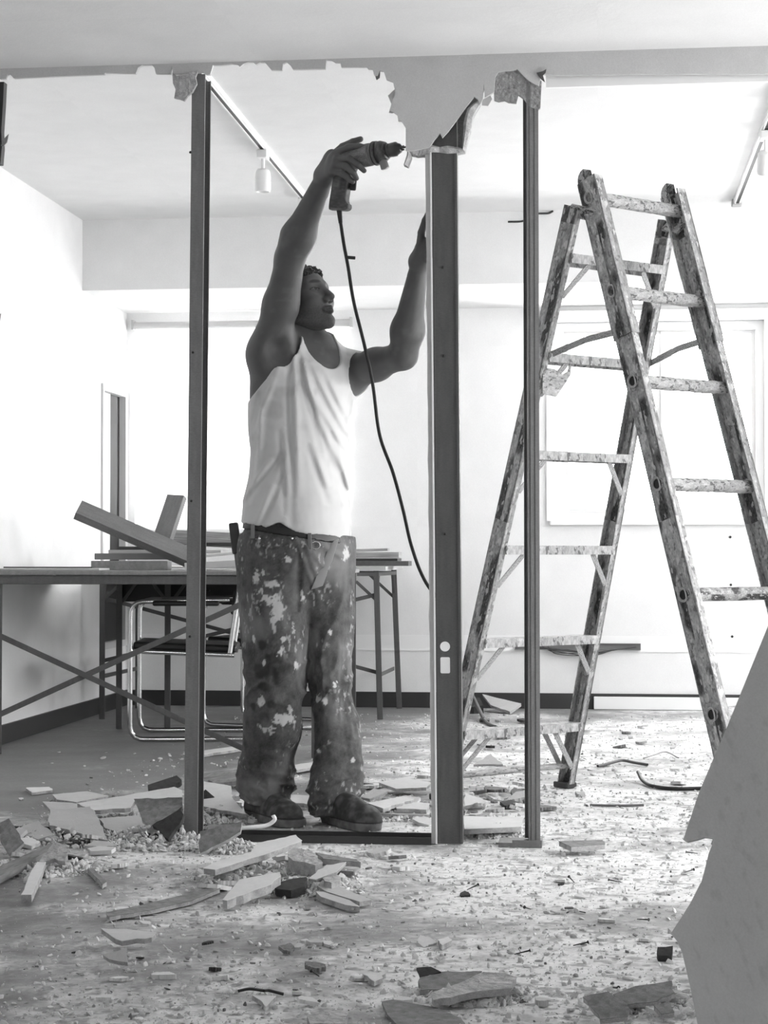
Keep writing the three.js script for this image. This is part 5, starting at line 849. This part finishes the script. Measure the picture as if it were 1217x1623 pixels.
// small chips, each its own
{
  const shapes = []; for (let k = 0; k < 7; k++) { const p = [], n = 5 + k % 3; for (let i = 0; i < n; i++) { const a = i / n * Math.PI * 2, r = 0.5 * (0.6 + 0.5 * hash2(k, i)); p.push([Math.cos(a) * r * (1 + 0.5 * (k % 2)), Math.sin(a) * r]); } const g = plate(torn(p.map(([x, y]) => [x, y]), k + 50, 0.1), 0.22); g.rotateX(-Math.PI / 2); g.translate(0, 0.22, 0); g.translate(0, -0.22, 0); shapes.push(metreUV(g, 3)); }
  const areas = [                                         // x0, x1, z0, z1, how many, smallest, largest, words
    [-1.75, -0.5, -5.40, -4.75, 26, 0.018, 0.06, 'plaster chip among the rubble in front of the floor track'],
    [-1.2, 0.2, -4.7, -3.5, 34, 0.010, 0.034, 'plaster chip on the open floor close to the camera'],
    [-0.9, -0.25, -6.9, -5.75, 40, 0.03, 0.11, 'flat drywall flake in the litter behind the worker'],
    [-1.45, -1.15, -6.9, -5.75, 10, 0.03, 0.08, 'flat drywall flake in the litter behind the first stud'],
    [-2.3, -1.3, -7.9, -6.1, 26, 0.010, 0.028, 'plaster lump on the clean floor by the work table'],
    [-0.75, 0.5, -9.9, -7.0, 44, 0.02, 0.09, 'flake on the dusty floor under the stepladder'],
    [-0.95, -0.35, -4.1, -3.4, 26, 0.012, 0.05, 'plaster flake in the dust left of the large two-tone chip'],
    [-0.15, 0.3, -5.6, -4.1, 30, 0.010, 0.035, 'chip on the bright floor beside the leaning sheet'],
  ];
  for (const [x0, x1, z0, z1, n, a, b, words] of areas) for (let i = 0; i < n; i++) {
    const s = mix(a, b, rnd() ** 2), x = rr(x0, x1), z = rr(z0, z1), tone = rnd(), o = mesh('plaster_chip', shapes[rnd() * 7 | 0], tone < 0.55 ? DM.w : tone < 0.8 ? DM.l : tone < 0.93 ? DM.g : DM.d);
    const inShoe = Math.hypot(x + 1.02, z + 5.9) < 0.2 || Math.hypot(x + 0.775, z + 5.845) < 0.17;
    o.scale.set(s, Math.min(s, 0.05), s); o.rotation.set(rr(-0.25, 0.25), rr(0, 6.3), rr(-0.25, 0.25)); o.position.set(inShoe ? x + 0.0 : x, 0.10 * s + (rnd() < 0.3 ? 0.012 : 0.004), inShoe ? z - 0.35 : z);
    tag(o, (s < 0.016 ? 'tiny ' : s < 0.035 ? 'small ' : s < 0.06 ? 'palm-sized ' : 'broad ') + (tone < 0.55 ? 'white ' : tone < 0.8 ? 'pale grey ' : tone < 0.93 ? 'grey ' : 'blackish ') + words, 'chip', words.replace('chip', 'chips').replace('flake', 'flakes').replace('lump', 'lumps'));
  }
  // larger shards jumbled into the heaps
  for (const [hx, hz, r, n, words] of [[-1.5, -5.45, 0.26, 16, 'drywall shard jumbled into the heap left of the first stud'], [-0.88, -4.88, 0.24, 16, 'drywall shard in the heap in front of the worker'], [-0.62, -6.12, 0.26, 16, 'drywall shard in the litter between the worker and the wide stud'], [-1.3, -5.85, 0.2, 9, 'drywall shard behind the foot of the first stud'], [-0.3, -6.5, 0.3, 12, 'drywall shard on the floor behind the two right-hand studs'], [0.02, -3.62, 0.14, 6, 'drywall shard near the tip of the leaning sheet']]) for (let i = 0; i < n; i++) {
    const a = rr(0, 6.28), d = r * Math.sqrt(rnd()), s = rr(0.04, 0.12) * (hz > -4 ? 0.45 : 1), tone = rnd(), o = mesh('drywall_shard', shapes[rnd() * 7 | 0], tone < 0.5 ? DM.w : tone < 0.75 ? DM.l : tone < 0.92 ? DM.g : DM.d), tilt = rr(-0.5, 0.5) * rnd();
    let x = hx + d * Math.cos(a), z = hz + d * Math.sin(a); if (Math.hypot(x + 1.02, z + 5.9) < 0.22 || Math.hypot(x + 0.775, z + 5.845) < 0.18) z -= 0.45;
    o.scale.set(s, 0.05, s * rr(0.5, 1)); o.rotation.set(tilt, rr(0, 6.3), rr(-0.4, 0.4) * rnd()); o.position.set(x, 0.012 + 0.35 * Math.abs(Math.sin(tilt)) * s + 0.02 * rnd() * (1 - d / r), z); tag(o, (s < 0.05 ? 'small ' : s < 0.085 ? 'hand-sized ' : 'broad ') + (tone < 0.5 ? 'white ' : tone < 0.75 ? 'pale grey ' : tone < 0.92 ? 'grey ' : 'blackish ') + words, 'rubble', words.replace('shard', 'shards'));
  }
  // drywall screws
  const shank = new THREE.CylinderGeometry(0.0022, 0.0012, 0.038, 8); shank.translate(0, 0.019, 0); const head = new THREE.CylinderGeometry(0.0048, 0.002, 0.004, 10); head.translate(0, 0.039, 0);
  const sg = join([shank, head]);
  [[-0.178, -3.986, 0.5], [-0.162, -4.497, 0.2], [-0.057, -4.09, 1.1], [0.055, -4.892, 1.3], [0.085, -4.401, 1.5], [-0.065, -4.878, 0.4], [-0.329, -4.739, 0.1], [0.273, -5.388, 1.2], [0.222, -5.065, 1.5], [-0.179, -3.68, 1.2], [0.017, -3.702, 0.9], [-0.554, -3.736, 1.4]].forEach(([x, z, tilt], i) => {
    const o = mesh('drywall_screw', sg, M.black); o.scale.setScalar(0.85); o.rotation.set(0, hash2(i, 2) * 3 - 1.5, (1.25 + 0.15 * Math.min(tilt, 1.4)) * (i % 2 ? 1 : -1), 'YXZ'); o.position.set(x, 0.006, z); tag(o, 'small black drywall screw dropped on the dusty floor', 'screw', 'dropped drywall screws');
  });
  // bent wires and cables on the floor
  const wire = (label, pts, r, m = M.black) => tag(mesh('floor_cable', tube(pts.map(A), r, 50, 7), m), label, 'cable');
  wire('black cable end curling from under the leaning sheet', [[0.143, 0.03, -7.164], [0.159, 0.012, -7.047], [0.194, 0.008, -6.917], [0.271, 0.008, -6.851], [0.40, 0.008, -6.86], [0.7, 0.008, -6.7]], 0.007);
  wire('short dark cable on the floor behind the stepladder foot', [[-0.007, 0.01, -7.529], [0.038, 0.014, -7.602], [0.088, 0.018, -7.677], [0.138, 0.012, -7.659], [0.19, 0.008, -7.619]], 0.006, MAT(0.1, 0.6));
  wire('thin pale wire arched on the far floor', [[0.18, 0.005, -7.9], [0.224, 0.012, -7.956], [0.275, 0.02, -8.012], [0.323, 0.008, -7.894]], 0.003, MAT(0.3, 0.6));
  wire('thin dark rod lying in the dust beyond the narrow stud', [[-0.032, 0.006, -6.387], [0.052, 0.006, -6.38], [0.146, 0.006, -6.407]], 0.0045, MAT(0.15, 0.6));
  wire('dark cable rising from the rubble by the far baseboard', [[-0.68, 0.13, -10.0], [-0.65, 0.08, -9.95], [-0.61, 0.04, -9.75], [-0.56, 0.01, -9.45], [-0.50, 0.008, -9.2]], 0.010, MAT(0.12, 0.6));
  wire('little bent black wire on the floor near the camera', [[-0.69, 0.004, -3.60], [-0.665, 0.012, -3.585], [-0.64, 0.006, -3.60], [-0.625, 0.012, -3.575], [-0.60, 0.004, -3.585]], 0.003);
  wire('white curled strip of plastic by the worker’s shoe'.replace('’', "'"), [[-1.04, 0.05, -5.42], [-0.99, 0.055, -5.42], [-0.955, 0.06, -5.43], [-0.935, 0.075, -5.43], [-0.94, 0.088, -5.43]], 0.006, M.white);
}
// crumbs and dust clods nobody could count
{
  function crumbs(name, label, n, m, pick) {
    const g = new THREE.IcosahedronGeometry(1, 0), p = g.attributes.position; for (let i = 0; i < p.count; i++) { const k = 0.75 + 0.5 * hash3(Math.round(p.getX(i) * 50), Math.round(p.getY(i) * 50), Math.round(p.getZ(i) * 50)); p.setXYZ(i, p.getX(i) * k, p.getY(i) * k * 0.65, p.getZ(i) * k); } g.computeVertexNormals();
    const o = new THREE.InstancedMesh(g, m, n), mt = new THREE.Matrix4(), q = new THREE.Quaternion(), e = new THREE.Euler();
    for (let i = 0; i < n; i++) { const [x, y, z, s] = pick(); q.setFromEuler(e.set(rr(0, 6), rr(0, 6), rr(0, 6))); mt.compose(V(x, y + s * 0.35, z), q, V(s * rr(0.7, 2.0), s * rr(0.4, 1), s * rr(0.7, 1.6))); o.setMatrixAt(i, mt); const k = 0.55 + 0.45 * hash2(i, 77); o.setColorAt(i, grey(k)); }
    o.name = name; o.castShadow = o.receiveShadow = true; o.userData = { kind: 'stuff', label }; scene.add(o);
  }
  const HEAPS = [[-1.55, -5.45, 0.22, 0.05], [-1.30, -5.42, 0.22, 0.06], [-0.85, -4.9, 0.22, 0.04], [-0.72, -4.72, 0.14, 0.035], [-1.45, -5.75, 0.25, 0.045], [-0.65, -6.06, 0.16, 0.03], [-0.3, -5.72, 0.12, 0.03], [-0.25, -3.62, 0.12, 0.015], [0.1, -3.6, 0.14, 0.015], [-1.2, -5.95, 0.15, 0.04], [-1.05, -5.33, 0.12, 0.04], [-1.5, -4.95, 0.2, 0.02]];
  const pick = (k) => () => {
    if (rnd() < 0.42) { const [hx, hz, r, h] = HEAPS[rnd() * HEAPS.length | 0], a = rr(0, 6.28), d = r * Math.sqrt(rnd()); return [hx + d * Math.cos(a), rnd() * h * (1 - d / r), hz + d * Math.sin(a) * 0.7, mix(0.0015, 0.010, rnd() ** 2.5) * k]; }
    let x, z; do { z = -3.25 - 6.8 * rnd() ** 1.7; x = rr(-1.9, 0.6); } while (rnd() > 0.15 + dustAt(x, z));
    return [x, 0, z, mix(0.0010, 0.0070, rnd() ** 4) * k];
  };
  crumbs('plaster_crumbs', 'scattered white plaster crumbs and dust clods over the floor', 42000, MAT(0.82, 0.95), pick(0.9));
  crumbs('grey_crumbs', 'scattered grey crumbs of torn board paper over the floor', 3000, DM.g, pick(0.7));
}
renderer.render(scene, camera);
